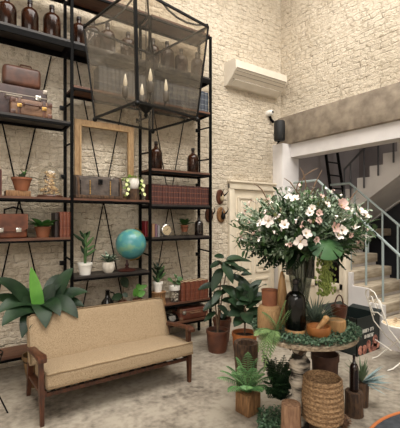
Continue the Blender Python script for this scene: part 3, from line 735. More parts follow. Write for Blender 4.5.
m = MB(); shrubby(m, (0, 0, .44), 6, .07, .03, 0, up=1.4); m.build('leaf_tuft', G_DARK, T)
T = thing('potted_haworthia', 'striped spiky haworthia in a rounded cream pot beside the globe', 'potted plant', (xat(108.5, YF+.10), YF+.10, zg))
m = MB(); m.lathe([(0, 0), (.045, 0), (.066, .03), (.074, .075), (.068, .125), (.058, .125), (.055, .10), (0, .09)], 20); m.build('pot', TEXTC, T)
STRP = mat('white striped leaf', (40, 66, 44), (176, 190, 166), 26, .5, stretch=(1, 1, 3), lo=.52, hi=.58)
m = MB()
for k in range(20):
    a = k*2.4; e = .25+.9*(k/20); d = Vector((math.cos(a), math.sin(a)*.7, e)).normalized(); m.leaf((0, 0, .11), Vector((0, 0, .11))+d*rnd(.12, .17), .042, .15, None, .5, peak=.3)
m.build('leaves', STRP, T)
xg = xat(127, YF+.12)
gz = zat(131, 244, YF+.12)-zg; gr = 15.2*(YF+.12)/(C_-((131-200)/FPX)*S_)/FPX
gx = xat(131, YF+.12)-xg
T = thing('terrestrial_globe', 'turquoise globe on a brass meridian and dark turned stand', 'globe', (xg, YF+.12, zg))
def globe_mat():
    m = bpy.data.materials.new('globe map'); m.use_nodes = True; nt = m.node_tree; N = nt.nodes; L = nt.links; b = N['Principled BSDF']; b.inputs['Roughness'].default_value = .3
    tc = N.new('ShaderNodeTexCoord'); nz = N.new('ShaderNodeTexNoise'); nz.inputs['Scale'].default_value = 7; nz.inputs['Detail'].default_value = 5; L.new(tc.outputs['Object'], nz.inputs['Vector'])
    cr = N.new('ShaderNodeValToRGB'); e = cr.color_ramp.elements; e[0].position = .0; e[0].color = lin((52, 118, 128)); e[1].position = 1; e[1].color = lin((140, 160, 124))
    q = e.new(.52); q.color = lin((74, 138, 142)); q = e.new(.56); q.color = lin((92, 152, 140)); q = e.new(.64); q.color = lin((116, 156, 130))
    L.new(nz.outputs['Fac'], cr.inputs[0]); L.new(cr.outputs[0], b.inputs['Base Color']); return m
m = MB(); m.sph((gx, 0, gz), gr, 32); m.build('globe_ball', globe_mat(), T)
m = MB(); R_ = gr+.012
m.tube([(gx+R_*math.sin(a), 0, gz+R_*math.cos(a)) for a in [math.radians(15+k*12) for k in range(15)]], .007, 6); m.build('meridian_arc', BRASS, T)
m = MB(); m.lathe([(0, 0), (.11, 0), (.115, .012), (.09, .024), (.03, .035), (.018, .05), (.026, .075), (.014, .10), (.012, max(.11, gz-gr-.005)), (0, max(.11, gz-gr-.005))], 20); m.build('stand', mat('dark turned stand', (58, 26, 20), rough=.35), T)

# ---- cactus shelf
zq = ZC['cactus']; xs = xat(158, YF+.06)
m = MB(); m.lathe([(0, 0), (.105, 0), (.092, .05), (.096, .13), (.107, .155), (0, .155)], 11); tag(m.build('tree_stump', RAWW, None, (xs, YF+.06, zq)), 'pale rough stump holding up the small white cactus pot', 'stump')
T = potted('potted_cactus', 'branching cactus in a white pot standing on a rough stump', 'potted plant', (xs, YF+.06, zq+.155), .062, .125, WHITEC, rim=.2); T.rotation_euler = (0, 0, 0)
cactus(T, .10, .21, 5, [(3.1, .10, .11, .9), (0, .05, .12, .5), (0.2, .12, .12, .7), (2.9, .02, .09, .8), (3.0, .17, .08, 1.0), (4.4, .12, .10, .8), (5.2, .07, .12, .7)])
m = MB(); shrubby(m, (0, 0, .27), 12, .12, .035, 0, up=1.6); m.build('leaf_tuft', G_DARK, T)
xs = xat(174.5, YF+.06)
T = thing('glass_jar_plant', 'round-leaved cutting in a glass jar with white rim', 'potted plant', (xs, YF+.06, zq))
m = MB(); m.lathe([(0, .0), (.062, 0), (.066, .02), (.066, .15)], 20, caps=False); m.build('glass_jar', CLEARG, T)
m = MB()
for k in range(40): m.ico((rnd(-.04, .04), rnd(-.04, .04), rnd(.015, .13)), .014, 1, jit=.4)
m.build('pebbles', mat('pale pebbles', (150, 140, 128), (220, 212, 200), 30, .6), T)
m = MB(); m.lathe([(0, .15), (.07, .15), (.072, .155), (.072, .205), (.062, .205), (.06, .19), (0, .18)], 20); m.build('white_cup', WHITEC, T)
m = MB(); m.tube([(0, 0, .18), (.01, 0, .26)], .006, 6)
for dx, dz in ((-.10, .10), (.10, .10), (.02, .15), (-.04, .06), (.07, .05)): m.tube([(.01, 0, .24), (dx*.4, -.01, .18+dz*.9)], .003, 5); m.leaf((dx*.35, -.01, .19+dz*.85), (dx*1.15, -.02, .20+dz*.9), .085, .15, (0, -.6, .8), .15, blunt=.8)
m.build('leaves', G_MID, T)
# bottom of the right bay: old suitcase and a black telephone
zd = ZC['drawer']
suitcase('flat reddish-brown case on the bottom shelf of the right bay', xat(180, YF+.0), xat(208.5, YF+.0), YF+.0, YF+.22, zd, .15, mat('red brown vinyl', (82, 42, 30), (104, 58, 42), 10, .5, .2), OLIVEL, 'flat_case', False, True)
T = thing('rotary_telephone', 'black old telephone on the bottom shelf behind the settee arm', 'telephone', (xat(169.5, YF+.10), YF+.10, zd))
m = MB(); m.rings([[(x*a, y*a, z) for x, y in ((-.10, -.08), (.10, -.08), (.10, .08), (-.10, .08))] for a, z in ((1, 0), (1, .03), (.72, .09), (.6, .10))]); m.build('telephone_body', DARKGL, T)
m = MB(); m.tube([(-.12, 0, .125), (-.08, 0, .155), (.08, 0, .155), (.12, 0, .125)], [.03, .016, .016, .03], 10); m.build('handset', DARKGL, T)
m = MB(); m.lathe([(0, 0), (.05, 0), (.05, .008), (0, .01)], 18, (0, -.066, .055), Matrix.Rotation(math.radians(60), 3, 'X')); m.build('dial', CHROME, T)
# low shelf of the middle bay: small plants seen over the settee back
zl = ZB2['low']; Yl = YF+.10
T = thing('dark_jug', 'small dark jug on the low shelf left of the rubber sprig', 'jug', (xat(107.5, Yl), Yl, zl))
m = MB(); m.lathe([(0, 0), (.05, 0), (.075, .04), (.07, .10), (.03, .15), (.022, .22), (.03, .235), (0, .235)], 18); m.build('jug_body', DARKGL, T)
m = MB(); m.tube([(.03, 0, .21), (.08, 0, .19), (.075, 0, .10)], .008, 6); m.build('handle', DARKGL, T)
def lowplant(px, label, lm, spec, top):
    T = potted('potted_sprig', label, 'potted plant', (xat(px, Yl), Yl, zl), .055, .09, TERRAD); T.rotation_euler = (0, 0, 0)
    m = MB(); m.tube([(0, 0, .07), (.01, 0, top*.6), (-.01, 0, top)], [.006, .005, .004], 6); m.build('stem', TWIG, T)
    m = MB()
    for p0, p1, W in spec: m.leaf(p0, p1, W, .05, (0, -1, .3), .12, blunt=.6)
    m.build('leaves', lm, T)
lowplant(122.5, 'sprig with one dark hanging leaf below the globe stand', G_DARK, [((-.01, 0, .37), (.05, -.03, .24), .11), ((.0, 0, .15), (-.15, -.03, .13), .09), ((0, 0, .18), (.05, -.04, .13), .06)], .40)
lowplant(137, 'small bright-leaved plant behind the right half of the settee', G_BRT, [((0, 0, .12), (-.06, -.04, .22), .10), ((0, 0, .12), (.10, -.03, .17), .08), ((0, 0, .14), (-.02, -.05, .13), .07), ((0, 0, .2), (.13, -.02, .24), .06), ((0, 0, .2), (.03, -.0, .27), .06)], .22)

# ============================================================ LANTERN
lc = at(146, HZ, 3.10)
T = thing('glass_lantern', 'large black iron lantern with dusty glass panes hanging from above', 'chandelier', (lc.x, lc.y, 0))
zb, zt, rb, rt = 2.46, 3.235, .435, .53
cb = [FWD*-rb, RGT*rb, FWD*rb, RGT*-rb]; ct = [FWD*-rt, RGT*rt, FWD*rt, RGT*-rt]     # near, right, far, left
cb = [v+UP*zb for v in cb]; ct = [v+UP*zt for v in ct]
for i in range(4):
    j = (i+1) % 4
    m = MB(); m.bar(cb[i], ct[i], .022 if i == 0 else .012); m.build('corner_post', IRON, T)
    m = MB(); m.bar(cb[i], cb[j], .016); m.build('bottom_bar', IRON, T)
    m = MB(); m.bar(ct[i], ct[j], .016); m.build('top_bar', IRON, T)
    m = MB(); n_ = (cb[j]-cb[i]).cross(UP).normalized()*.002
    q = [cb[i].lerp(cb[j], .02), cb[i].lerp(cb[j], .98), ct[i].lerp(ct[j], .98), ct[i].lerp(ct[j], .02)]
    m.rings([[p-n_ for p in q], [p+n_ for p in q]]); m.build('glass_pane', PANEG, T)
    m = MB(); m.sph(cb[i]-UP*.012, .02, 10); m.build('corner_ball', IRON, T)
    a = ct[i]; d = Vector((a.x, a.y, 0)); pts = []
    for k in range(9):
        t = k/8; r_ = (1-t)**1.5*.96+.04*(1-t); pts.append(d*r_+UP*(zt+.02+.62*t**1.6*.9-.06*math.sin(PI*t)))
    m = MB(); m.tube(pts, .009, 6); m.build('scroll_arm', IRON, T)
m = MB(); m.tube([(0, 0, zt+.5), (0, 0, zt+.66)], .03, 10); m.tube([(0, 0, zt+.6), (0, 0, 6.02)], .009, 6); m.build('hanging_rod', IRON, T)
m = MB(); m.lathe([(0, 2.46), (.012, 2.465), (.02, 2.48), (.012, 2.50), (.035, 2.52), (.06, 2.545), (.07, 2.56), (.02, 2.57), (.012, 2.60), (0, 2.60)], 16); m.build('hub', IRON, T)
m = MB(); m.tube([(0, 0, 2.58), (0, 0, zt+.55)], .004, 6); m.build('centre_rod', IRON, T)
for k in range(4):
    a = [0, 1, 2, 3][k]*PI/2+.35; d = RGT*math.cos(a)+FWD*math.sin(a)
    m = MB(); m.tube([UP*2.57+d*.02, UP*2.555+d*.10, UP*2.575+d*.16, UP*2.62+d*.175], .007, 6); ar = m.build('candle_arm', IRON, T)
    m = MB(); m.lathe([(0, 0), (.022, .0), (.028, .02), (.028, .075), (.02, .085), (0, .085)], 10, UP*2.62+d*.175); m.build('candle_sleeve', mat('sleeve grey', (70, 66, 62), rough=.5), ar)
    m = MB(); m.lathe([(.008, 0), (.019, .03), (.014, .07), (.004, .11), (0, .115)], 10, UP*2.70+d*.175); m.build('candle_bulb', mat('frosted bulb glass', (232, 224, 206), rough=.2), ar)

# ============================================================ SETTEE
sx0, sx1 = .615, 1.965; SW = sx1-sx0; sxc = (sx0+sx1)/2; SY = 2.98
T = thing('settee', 'tan tweed two-seat settee with walnut arms and tapered legs', 'sofa', (sxc, SY, 0))
def soft(m, c, size, rot, crown, bev=.03, cuts=6):
    r = bmesh.ops.create_cube(m.bm, size=1); vs = r['verts']
    bmesh.ops.subdivide_edges(m.bm, edges=list({e for v in vs for e in v.link_edges}), cuts=cuts, use_grid_fill=True)
    c = Vector(c)
    for v in m.bm.verts:
        p = v.co; X, Y, Z = p.x*2, p.y*2, p.z*2
        k = [size[0]/2, size[1]/2, size[2]/2]
        q = Vector((X*k[0], Y*k[1], Z*k[2]))
        # rounded edges
        for ax in range(3):
            lim = k[ax]-bev
        inner = Vector((max(-k[0]+bev, min(k[0]-bev, q.x)), max(-k[1]+bev, min(k[1]-bev, q.y)), max(-k[2]+bev, min(k[2]-bev, q.z))))
        dd = q-inner
        if dd.length > bev: q = inner+dd.normalized()*bev
        if Z > .99: q.z += crown*(1-X*X)*(1-Y*Y)+.004*math.sin(X*7+Y*3)
        v.co = rot @ q+c
tilt = Matrix.Rotation(math.radians(-5), 3, 'X')
m = MB(); soft(m, (0, .245, .318), (SW, .52, .115), tilt, .02, .022, 9); m.build('seat_cushion', TWEED, T, sharp=70)
lean = Matrix.Rotation(math.radians(-22), 3, 'X')
m = MB(); soft(m, (-.035, .54, .52), (SW+.03, .10, .44), lean, .0, .028, 9); m.build('back_cushion', TWEED, T, sharp=70)
def pipe(pts, name='piping', r=.006): 
    m = MB(); m.tube(pts, r, 6); m.build(name, PIPE, T)
def sp_(x, y, z): return tilt @ Vector((x, y, z))+Vector((0, .245, .318))
n = 14
pipe([sp_(-SW/2+.012, .24, .05)]+[sp_(-SW/2+.006, .26-.52*k/4+.01, .052) for k in range(5)]+[sp_(-SW/2+.01+(SW-.02)*k/n, -.256, .052+.003*math.sin(k*1.9)) for k in range(n+1)]+[sp_(SW/2-.006, -.24+.5*k/4, .052) for k in range(5)])
pipe([sp_(-SW/2+.006, .22-.47*k/4, -.05) for k in range(5)]+[sp_(-SW/2+.01+(SW-.02)*k/n, -.256, -.052) for k in range(n+1)]+[sp_(SW/2-.006, -.24+.4*k/4, -.05) for k in range(5)])
def bp_(x, y, z): return lean @ Vector((x, y, z))+Vector((-.035, .54, .52))
bw = (SW+.03)/2-.008
pipe([bp_(-bw, -.045, -.2), bp_(-bw, -.045, .19), bp_(-bw+.03, -.045, .214), bp_(bw-.03, -.045, .214), bp_(bw, -.045, .19), bp_(bw, -.045, -.2)])
for s in (-1, 1):
    X = s*(SW/2+.028) if s < 0 else SW/2-.005
    m = MB(); R = []
    for z, hw_, dy in ((0, .014, -.0), (.25, .019, .02), (.495, .017, .05)):
        R.append([Vector((X+a*hw_-(.0 if s < 0 else .02*(1-z/.5)), (.03 if s < 0 or z > .3 else .03)+dy+b*hw_*1.25, z)) for a, b in ((-1, -1), (1, -1), (1, 1), (-1, 1))])
    m.rings(R); m.build('leg', WALNUT, T)
    m = MB(); R = []
    for z, hw_, dy in ((0, .016, .14), (.25, .022, .05), (.455, .02, .0)):
        R.append([Vector((X+a*hw_, .49+dy+b*hw_*1.25, z)) for a, b in ((-1, -1), (1, -1), (1, 1), (-1, 1))])
    m.rings(R); m.build('leg', WALNUT, T)
    m = MB(); R = []
    for y, z, hw_, th in ((.0, .505, .030, .013), (.06, .52, .040, .016), (.25, .497, .030, .016), (.45, .470, .034, .016), (.54, .460, .024, .012)):
        R.append([Vector((X+a*hw_, y, z+b*th)) for a, b in ((-1, -.7), (-.7, -1), (.7, -1), (1, -.7), (1, .7), (.7, 1), (-.7, 1), (-1, .7))])
    m.rings(R); m.build('armrest', WALNUT, T)
    m = MB(); m.bar((X-s*.012, .04, .245), (X-s*.012, .56, .205), .05, .024); m.build('side_rail', WALNUT, T)
m = MB(); m.bar((-SW/2-.03, .055, .222), (SW/2-.01, .055, .222), .02, .03); m.build('front_rail', WALNUT, T)
m = MB(); m.bar((-SW/2-.03, .54, .20), (SW/2-.01, .54, .20), .022, .045); m.build('back_rail', WALNUT, T)
m = MB()
for k in range(12): m.bar((-SW/2+.06+(SW-.12)*k/11, .04, .245), (-SW/2+.06+(SW-.12)*k/11, .53, .215), .03, .008)
m.build('webbing', IRON, T)

# big leafy plant behind the settee
PY = 3.80; pxx = xat(37, PY)
T = thing('potted_aspidistra', 'large dark broad-leaved plant in a bronze pot behind the settee', 'potted plant', (pxx, PY, 0))
m = MB(); pot_shape(m, .135, .30, rim=.12, taper=.6); m.build('pot', mat('dull bronze', (92, 68, 38), (116, 88, 52), 8, .45), T)
m = MB(); m.lathe([(0, .24), (.125, .24), (.125, .26), (0, .265)], 18); m.build('soil', SOIL, T)
def wp(px, py, Y): return Vector((xat(px, Y)-pxx, Y-PY, zat(px, py, Y)))
specs = [  # base px, tip px, Y tip, width, sag, bright
    ((41, 322), (31, 267), 3.70, .105, .02, 1), ((46, 318), (73, 268), 3.80, .12, .22, 0), ((44, 314), (88, 292), 3.66, .12, .32, 0),
    ((36, 314), (-6, 280), 3.72, .13, .30, 0), ((32, 310), (-10, 298), 3.78, .10, .2, 0), ((42, 312), (2, 326), 3.52, .15, .42, 0),
    ((40, 306), (46, 328), 3.46, .14, .55, 0), ((46, 304), (78, 318), 3.50, .13, .42, 0), ((44, 312), (84, 306), 3.62, .12, .35, 0), ((38, 310), (22, 338), 3.5, .12, .5, 0),
    ((44, 300), (66, 276), 3.9, .11, .3, 0), ((40, 305), (10, 296), 3.85, .12, .4, 0), ((42, 306), (60, 316), 3.48, .12, .5, 0), ((38, 306), (-4, 314), 3.62, .11, .4, 0), ((43, 308), (54, 284), 3.75, .10, .2, 0)]
base = Vector((0, 0, .26))
for a, b, Y, W, sag, br in specs:
    p0, p1 = wp(*a, PY-.06), wp(*b, Y)
    m = MB(); m.tube([base, base.lerp(p0, .6)+Vector((0, 0, .04)), p0], [.009, .007, .005], 6); m.leaf(p0, p1, W*(1.3 if not br else 1.15), sag, (rnd(-.2, .2), -.55, .8), .22, n=10, peak=.45, blunt=.3)
    m.build('leaf', G_BRT if br else G_DARK, T)
# wire plant stand at the left edge
a = flo(7, 3.02); T = thing('wire_stand', 'thin black wire stand at the left edge beside the settee', 'stand', (a.x-.14, a.y+.02, 0))
m = MB(); m.tube([(.11*math.cos(k*PI/10), .11*math.sin(k*PI/10), .50) for k in range(20)], .006, 6, True); m.build('ring', IRON, T); m = MB(); m.tube([(.06*math.cos(k*PI/8), .06*math.sin(k*PI/8), .26) for k in range(16)], .004, 5, True); m.build('ring', IRON, T)
for k in range(3):
    q = k*2*PI/3-.3; m = MB(); m.tube([(.15*math.cos(q), .15*math.sin(q), 0), (.04*math.cos(q), .04*math.sin(q), .26), (.11*math.cos(q), .11*math.sin(q), .50)], .006, 6); m.build('leg', IRON, T)

# ============================================================ FLOOR PLANTS by the shelving
def terra(label, px, d, r, h, m_, name='potted_plant', z=0):
    p = flo(px, d, z); T = potted(name, label, 'potted plant', p, r, h, m_, rim=.14, taper=.76, bulge=.008); T.rotation_euler = (0, 0, 0); return T, p
def bigleaves(T, p, tips, d, W, lm, base_z, stems=((0, 0),), sag=.15):
    tops = []
    for k, (sx, sy, st) in enumerate(stems):
        q = at(sx, sy, st)-p; m = MB(); m.tube([(0, 0, base_z), Vector((q.x*.4, q.y*.4, base_z+(q.z-base_z)*.5)), q], [.011, .009, .006], 6); m.build('stem', TWIG, T); tops.append(q)
    for (bx, by), (tx, ty), dt, w in tips:
        m = MB(); b = at(bx, by, d)-p; t_ = at(tx, ty, dt)-p; m.leaf(b, t_, w, sag, (-.3*S_+rnd(-.3, .3), -.5, .75), .2, n=7, blunt=.5); m.build('leaf', lm, T)
def more(tips, n, xa, xb, ya, yb, d):
    out = []
    for k in range(n):
        x, y = rnd(xa, xb), rnd(ya, yb); cx, cy = (xa+xb)/2, (ya+yb)/2; a = math.atan2(y-cy, x-cx)
        out.append(((x-math.cos(a)*13, y-math.sin(a)*8-3), (x, y), d+rnd(-.12, .25), rnd(.07, .10)))
    return out
T, p = terra('rubber plant in a round terracotta pot nearest the settee', 217.5, 4.42, .140, .26, TERRAD)
tips = [((222, 268), (212, 292), 4.3, .12), ((222, 262), (233, 284), 4.3, .13), ((218, 285), (198, 290), 4.35, .10), ((221, 300), (240, 305), 4.3, .10), ((220, 300), (203, 311), 4.3, .10), ((224, 262), (240, 268), 4.4, .09), ((222, 262), (210, 268), 4.4, .09), ((226, 260), (243, 258), 4.5, .09), ((224, 258), (214, 256), 4.5, .08), ((228, 275), (252, 288), 4.4, .10), ((222, 285), (236, 300), 4.25, .12), ((218, 305), (228, 316), 4.25, .09), ((226, 268), (250, 273), 4.5, .09), ((228, 262), (252, 262), 4.6, .08), ((216, 312), (204, 322), 4.35, .07), ((221, 290), (212, 305), 4.25, .09)]
tips += more(tips, 16, 200, 256, 256, 322, 4.3); bigleaves(T, p, tips, 4.42, .1, G_DARK, .2, ((222, 262, 4.42), (228, 262, 4.5), (214, 290, 4.42)))
T, p = terra('leafy plant in a wide orange terracotta pot beside the rubber plant', 244.5, 4.25, .150, .28, TERRAO)
tips = [((243, 310), (228, 300), 4.2, .12), ((246, 308), (262, 300), 4.2, .13), ((245, 306), (252, 288), 4.25, .14), ((243, 306), (236, 288), 4.25, .12), ((246, 312), (266, 315), 4.1, .14), ((244, 314), (228, 316), 4.1, .13), ((246, 318), (258, 328), 4.05, .14), ((243, 318), (234, 327), 4.05, .12), ((247, 304), (258, 285), 4.3, .12), ((244, 300), (240, 280), 4.35, .11), ((246, 312), (248, 324), 3.98, .15), ((248, 300), (268, 296), 4.3, .12), ((244, 298), (262, 280), 4.4, .1)]
tips += more(tips, 16, 232, 268, 280, 332, 4.15); bigleaves(T, p, tips, 4.25, .1, G_DARK, .22, ((245, 300, 4.25), (246, 312, 4.22)))
p = flo(222, 4.78); T = potted('plant_pot', 'dark red-brown pot standing behind the rubber plant pot', 'pot', p, .125, .30, TERRAD, rim=.14)
m = MB(); shrubby(m, (0, 0, .26), 12, .2, .06, 0, up=1.2); m.build('leaves', G_DARK, T)

# ============================================================ ROUND TABLE and what it carries
tc_ = flo(304, 2.80); TZ = .75; TR = .388
T = thing('round_table', 'round weathered timber table on a birch trunk, crowded with plants', 'table', (tc_.x, tc_.y, 0))
m = MB(); m.lathe([(0, TZ-.035), (TR-.012, TZ-.035), (TR, TZ-.028), (TR+.003, TZ-.006), (TR-.006, TZ), (0, TZ)], 56); m.build('tabletop', mat('weathered table wood', (112, 96, 78), (176, 160, 136), 10, .75, .5, stretch=(1, 7, 7)), T, sharp=30)
m = MB(); pr = []
for k in range(15):
    z = k/14*(TZ-.037); pr.append((.070+.018*math.sin(k*2.1)+(.03 if k < 2 else 0)+.01*math.sin(k*5), z))
o_ = RGT*-.035; m.lathe([(0, 0)]+pr+[(0, TZ-.037)], 18, o_); m.build('birch_trunk', BIRCH, T)
for k in range(3):
    a = k*2.1+1.9; m = MB(); m.bar((o_.x+.06*math.cos(a), o_.y+.06*math.sin(a), TZ-.16), (o_.x+.26*math.cos(a), o_.y+.26*math.sin(a), TZ-.04), .03); m.build('brace', BARK, T)
def onT(px, d): return flo(px, d, TZ)
# leafy garland around the table edge
m = MB(); random.seed(11)
for k in range(3600):
    a = rnd(0, 2*PI); r = TR+.010-abs(random.gauss(0, .10)); p = Vector((r*math.cos(a), r*math.sin(a), rnd(.003, .035)))
    if (r < TR-.30): continue
    d = rdir(); d.z = abs(d.z)*.7+.05; m.leaf(p, p+d*rnd(.022, .036), rnd(.012, .02), .1, None, .3, n=2)
o = m.build('boxwood_garland', G_SAGE and mat('garland leaf', (24, 46, 30), (92, 118, 92), 40, .5, spec=.3), None, (tc_.x, tc_.y, TZ)); tag(o, 'garland of small box leaves round the edge of the table', 'garland')

p = onT(269.5, 2.74)
wc = MB(); wc.lathe([(0, 0), (.088, 0), (.091, .01), (.089, .17), (.08, .195), (.06, .205), (0, .205)], 22); o = wc.build('wooden_cylinder', mat('ribbed pale wood', (134, 102, 66), (168, 134, 92), 30, .6, .5, stretch=(9, 9, 1)), None, p); tag(o, 'pale wooden drum under the small terracotta pot on the table', 'stand')
T = potted('terracotta_pot', 'small empty terracotta pot on the pale wooden drum', 'pot', p+Vector((.0, 0, .205)), .064, .115, TERRA, rim=0, taper=.86)
p = onT(282, 2.93); m = MB(); m.lathe([(0, 0), (.05, 0), (.052, .05), (.045, .20), (.03, .33), (.012, .42), (0, .435)], 18); tag(m.build('wooden_cone', PALEW, None, p), 'tall tapered wooden cone behind the black bottle', 'wooden cone')
p = onT(295.5, 2.66); m = MB(); m.lathe([(0, 0), (.074, 0), (.076, .005), (.076, .045), (.072, .05), (0, .05)], 24); tag(m.build('wood_disc', PALEW, None, p), 'round wooden disc under the black bottle', 'wood disc')
bottle('tall black glass bottle on a wooden disc on the table', p+Vector((0, 0, .05)), .36, .074, DARKGL)
# trumpet vase
pv = onT(300.5, 2.88)
T = thing('glass_vase', 'tall trumpet-shaped smoky glass vase holding the flowers', 'vase', pv)
m = MB(); m.lathe([(.0, 0), (.068, 0), (.070, .01), (.04, .03), (.040, .08), (.052, .16), (.068, .26), (.088, .38), (.106, .50), (.112, .58), (.108, .58), (.101, .50), (.083, .38), (.062, .26), (.046, .16), (0, .12)], 24); m.build('vase_body', VASEG, T)
# wooden bowl with a pestle
p = onT(318.5, 2.56)
T = thing('wooden_bowl', 'orange wooden bowl on the front of the table', 'bowl', p)
m = MB(); m.lathe([(0, 0), (.04, 0), (.062, .018), (.08, .05), (.084, .085), (.082, .10), (.076, .10), (.072, .075), (.05, .035), (0, .028)], 24); m.build('bowl_body', mat('orange bowl wood', (128, 78, 38), (162, 104, 56), 10, .35, .1), T)
m = MB(); m.tube([p+Vector((-.02, .02, .045)), p+Vector((.01, -.005, .095)), p+Vector((.04, -.03, .145))], [.012, .017, .022], 10); m.sph(p+Vector((.042, -.032, .15)), .023, 10)
m2 = m; o = m2.build('wooden_pestle', PALEW); tag(o, 'turned wooden pestle standing in the orange bowl', 'pestle')
p = onT(336.5, 2.72); m = MB(); m.lathe([(0, 0), (.068, 0), (.07, .01), (.066, .095), (.06, .10), (0, .10)], 20); tag(m.build('wooden_block', PALEW, None, p), 'short round wooden block right of the orange bowl', 'wood block')
# spiky air plant on the table
p = onT(315, 2.78)
T = thing('air_plant', 'spiky grey-green air plant behind the orange bowl', 'plant', p)
m = MB(); m.lathe([(0, 0), (.04, 0), (.045, .05), (.03, .07), (0, .07)], 12); m.build('base', BARK, T)
m = MB()
for k in range(70):
    a = k*2.4; e = .25+1.5*(k/70)**1.2; d = Vector((math.cos(a), math.sin(a), e)).normalized(); L = rnd(.16, .25); m.leaf((0, 0, .06), Vector((0, 0, .06))+d*L, .016, .08, None, .4, n=4, peak=.25)
m.build('leaves', mat('grey green leaf', (72, 88, 74), (126, 142, 126), 12, .5, spec=.3), T)
# leather bucket
p = onT(339, 3.04)
T = thing('leather_bucket', 'brown leather bucket with a loop handle at the back of the table', 'bucket', p)
m = MB(); m.lathe([(0, 0), (.048, 0), (.064, .09), (.066, .125), (.058, .125), (.05, .1), (0, .09)], 18); m.build('bucket_body', LEATHT, T)
m = MB(); m.tube([(.058*math.cos(a), 0, .115+.10*math.sin(a)) for a in [PI*k/10 for k in range(11)]], .006, 6); m.build('handle', LEATH, T)
# trailing fern over the left edge
def frond(m, pts, Lp, Wp, n=14, drop=.2):
    P = [Vector(p) for p in pts]
    m.tube(P, .003, 4)
    for k in range(n):
        t = (k+.5)/n*(len(P)-1); i = min(int(t), len(P)-2); q = P[i].lerp(P[i+1], t-i); tg = (P[i+1]-P[i]).normalized()
        sd = tg.cross(Vector((0, 0, 1))); sd = sd.normalized() if sd.length > .1 else RGT.copy()
        L = Lp*(math.sin(PI*(.12+.86*(k+.5)/n)))
        for s in (-1, 1): m.leaf(q, q+sd*s*L+tg*L*.45-Vector((0, 0, drop*L)), Wp, .1, (0, -.4, .9), .2, n=3)
T = thing('trailing_fern', 'pale trailing fern spilling over the left rim of the table', 'plant', onT(276, 2.62))
o0 = onT(276, 2.62); m = MB(); random.seed(4)
for (x1, y1, d1), (x2, y2, d2) in ((((270, 325, 2.52), (264, 372, 2.46))), (((264, 326, 2.55), (258, 352, 2.5))), (((262, 322, 2.55), (254, 336, 2.5))), (((274, 322, 2.5), (270, 358, 2.44))), (((284, 316, 2.62), (292, 306, 2.62))), (((272, 314, 2.6), (262, 312, 2.56))), (((280, 312, 2.6), (286, 300, 2.6))), (((268, 320, 2.52), (262, 362, 2.44)))):
    a, b, c = Vector((0, 0, .03)), at(x1, y1, d1)-o0, at(x2, y2, d2)-o0
    frond(m, [a*(1-t)**2+b*2*t*(1-t)+c*t*t for t in [k/6 for k in range(7)]], .052, .010, 19, .45)
m.build('fronds', mat('pale fern green', (70, 96, 54), (120, 144, 92), 14, .6, spec=.2), T)
m = MB(); m.lathe([(0, .0), (.03, .0), (.034, .02), (.03, .04), (0, .04)], 10); m.build('root_ball', SOIL, T)

# ============================================================ FLOWER ARRANGEMENT
ac = at(302, 227, 2.84); RL, RV, RD = .505, .32, .42
T = thing('flower_arrangement', 'huge spray of white magnolias, eucalyptus and tropical leaves in the vase', 'flower arrangement', ac)
random.seed(21)
def el(px, py, k=1.0):              # a point on the outside of the spray, seen at px, py
    l = (px-302)/FPX*2.84; v = -(py-227)/FPX*2.84; q = 1-(l/RL)**2-(v/RV)**2
    dd = RD*math.sqrt(max(q, .02))*k; f = (2.84-dd)/2.84
    return RGT*(l*f)+UP*(v*f)-FWD*dd
G_EUC = mat('eucalyptus green', (104, 124, 102), (164, 178, 154), 9, .55, spec=.3)
G_DK2 = mat('deep foliage green', (36, 58, 36), (82, 106, 70), 7, .5, spec=.3)
bulk, euc, drk, olv, lt = MB(), MB(), MB(), MB(), MB()
neck = UP*-.15
for k in range(900):                # leafy sprays radiating from the neck
    d = rdir()
    if d.z < -.70: continue
    e = RGT*d.x*RL+FWD*d.y*RD+UP*d.z*RV
    lo = d.z < -.1
    e *= rnd(.62, 1.0)*(1.0+(.10 if abs(d.x) > .8 else 0))
    s = neck.lerp(e, .5); g = random.random(); top = e.z > .02
    tgt = (euc if (g < .68 if top else g < .38) else (olv if g > .90 and abs(d.x) < .6 and top else (lt if g > .80 else bulk)))
    out = (e-neck).normalized()
    tgt.tube([s, e], .003, 4)
    if tgt is bulk or tgt is lt:
        for q in range(9):
            t = .1+.9*q/8; p = s.lerp(e, t)+Vector((0, 0, -.02*math.sin(PI*t))); dd = (out*.6+rdir()*.9).normalized(); tgt.leaf(p, p+dd*rnd(.045, .08), rnd(.018, .030), .1, None, .2, n=4)
    else:
        for q in range(13):
            t = .1+.9*q/12; p = s.lerp(e, t); dd = (out*.3+rdir()).normalized(); tgt.leaf(p, p+dd*rnd(.022, .040), rnd(.014, .024), .05, None, .2, n=3, blunt=.8)
# dark palm fronds low and to the sides
for px, py in ((246, 258), (255, 266), (241, 247), (262, 270), (352, 262), (344, 270), (360, 250), (334, 268), (272, 268), (282, 272), (250, 252), (340, 260), (268, 262), (292, 270), (328, 272), (256, 258), (350, 254)):
    e = el(px, py, .75); s = neck.lerp(e, .15); pts = [s.lerp(e, t)+UP*(.06*math.sin(PI*t)) for t in [k/6 for k in range(7)]]
    frond(drk, pts, .10, .024, 15, .3)
for b_, nm, mm in ((bulk, 'foliage', G_DK2), (euc, 'eucalyptus', G_EUC), (drk, 'palm_fronds', G_DARK), (olv, 'olive_sprays', G_OLV), (lt, 'light_foliage', G_MID)):
    b_.build(nm, mm, T)
m = MB()
for px, py in ((357, 233), (362, 226), (367, 240), (364, 246)):
    e = el(px, py, .6); s = e*.45; frond(m, [s.lerp(e*1.04, k/5) for k in range(6)], .075, .020, 12, .1)
m.build('fern_spray', mat('soft fern green', (76, 104, 62), (112, 138, 90), 10, .5, spec=.3), T)
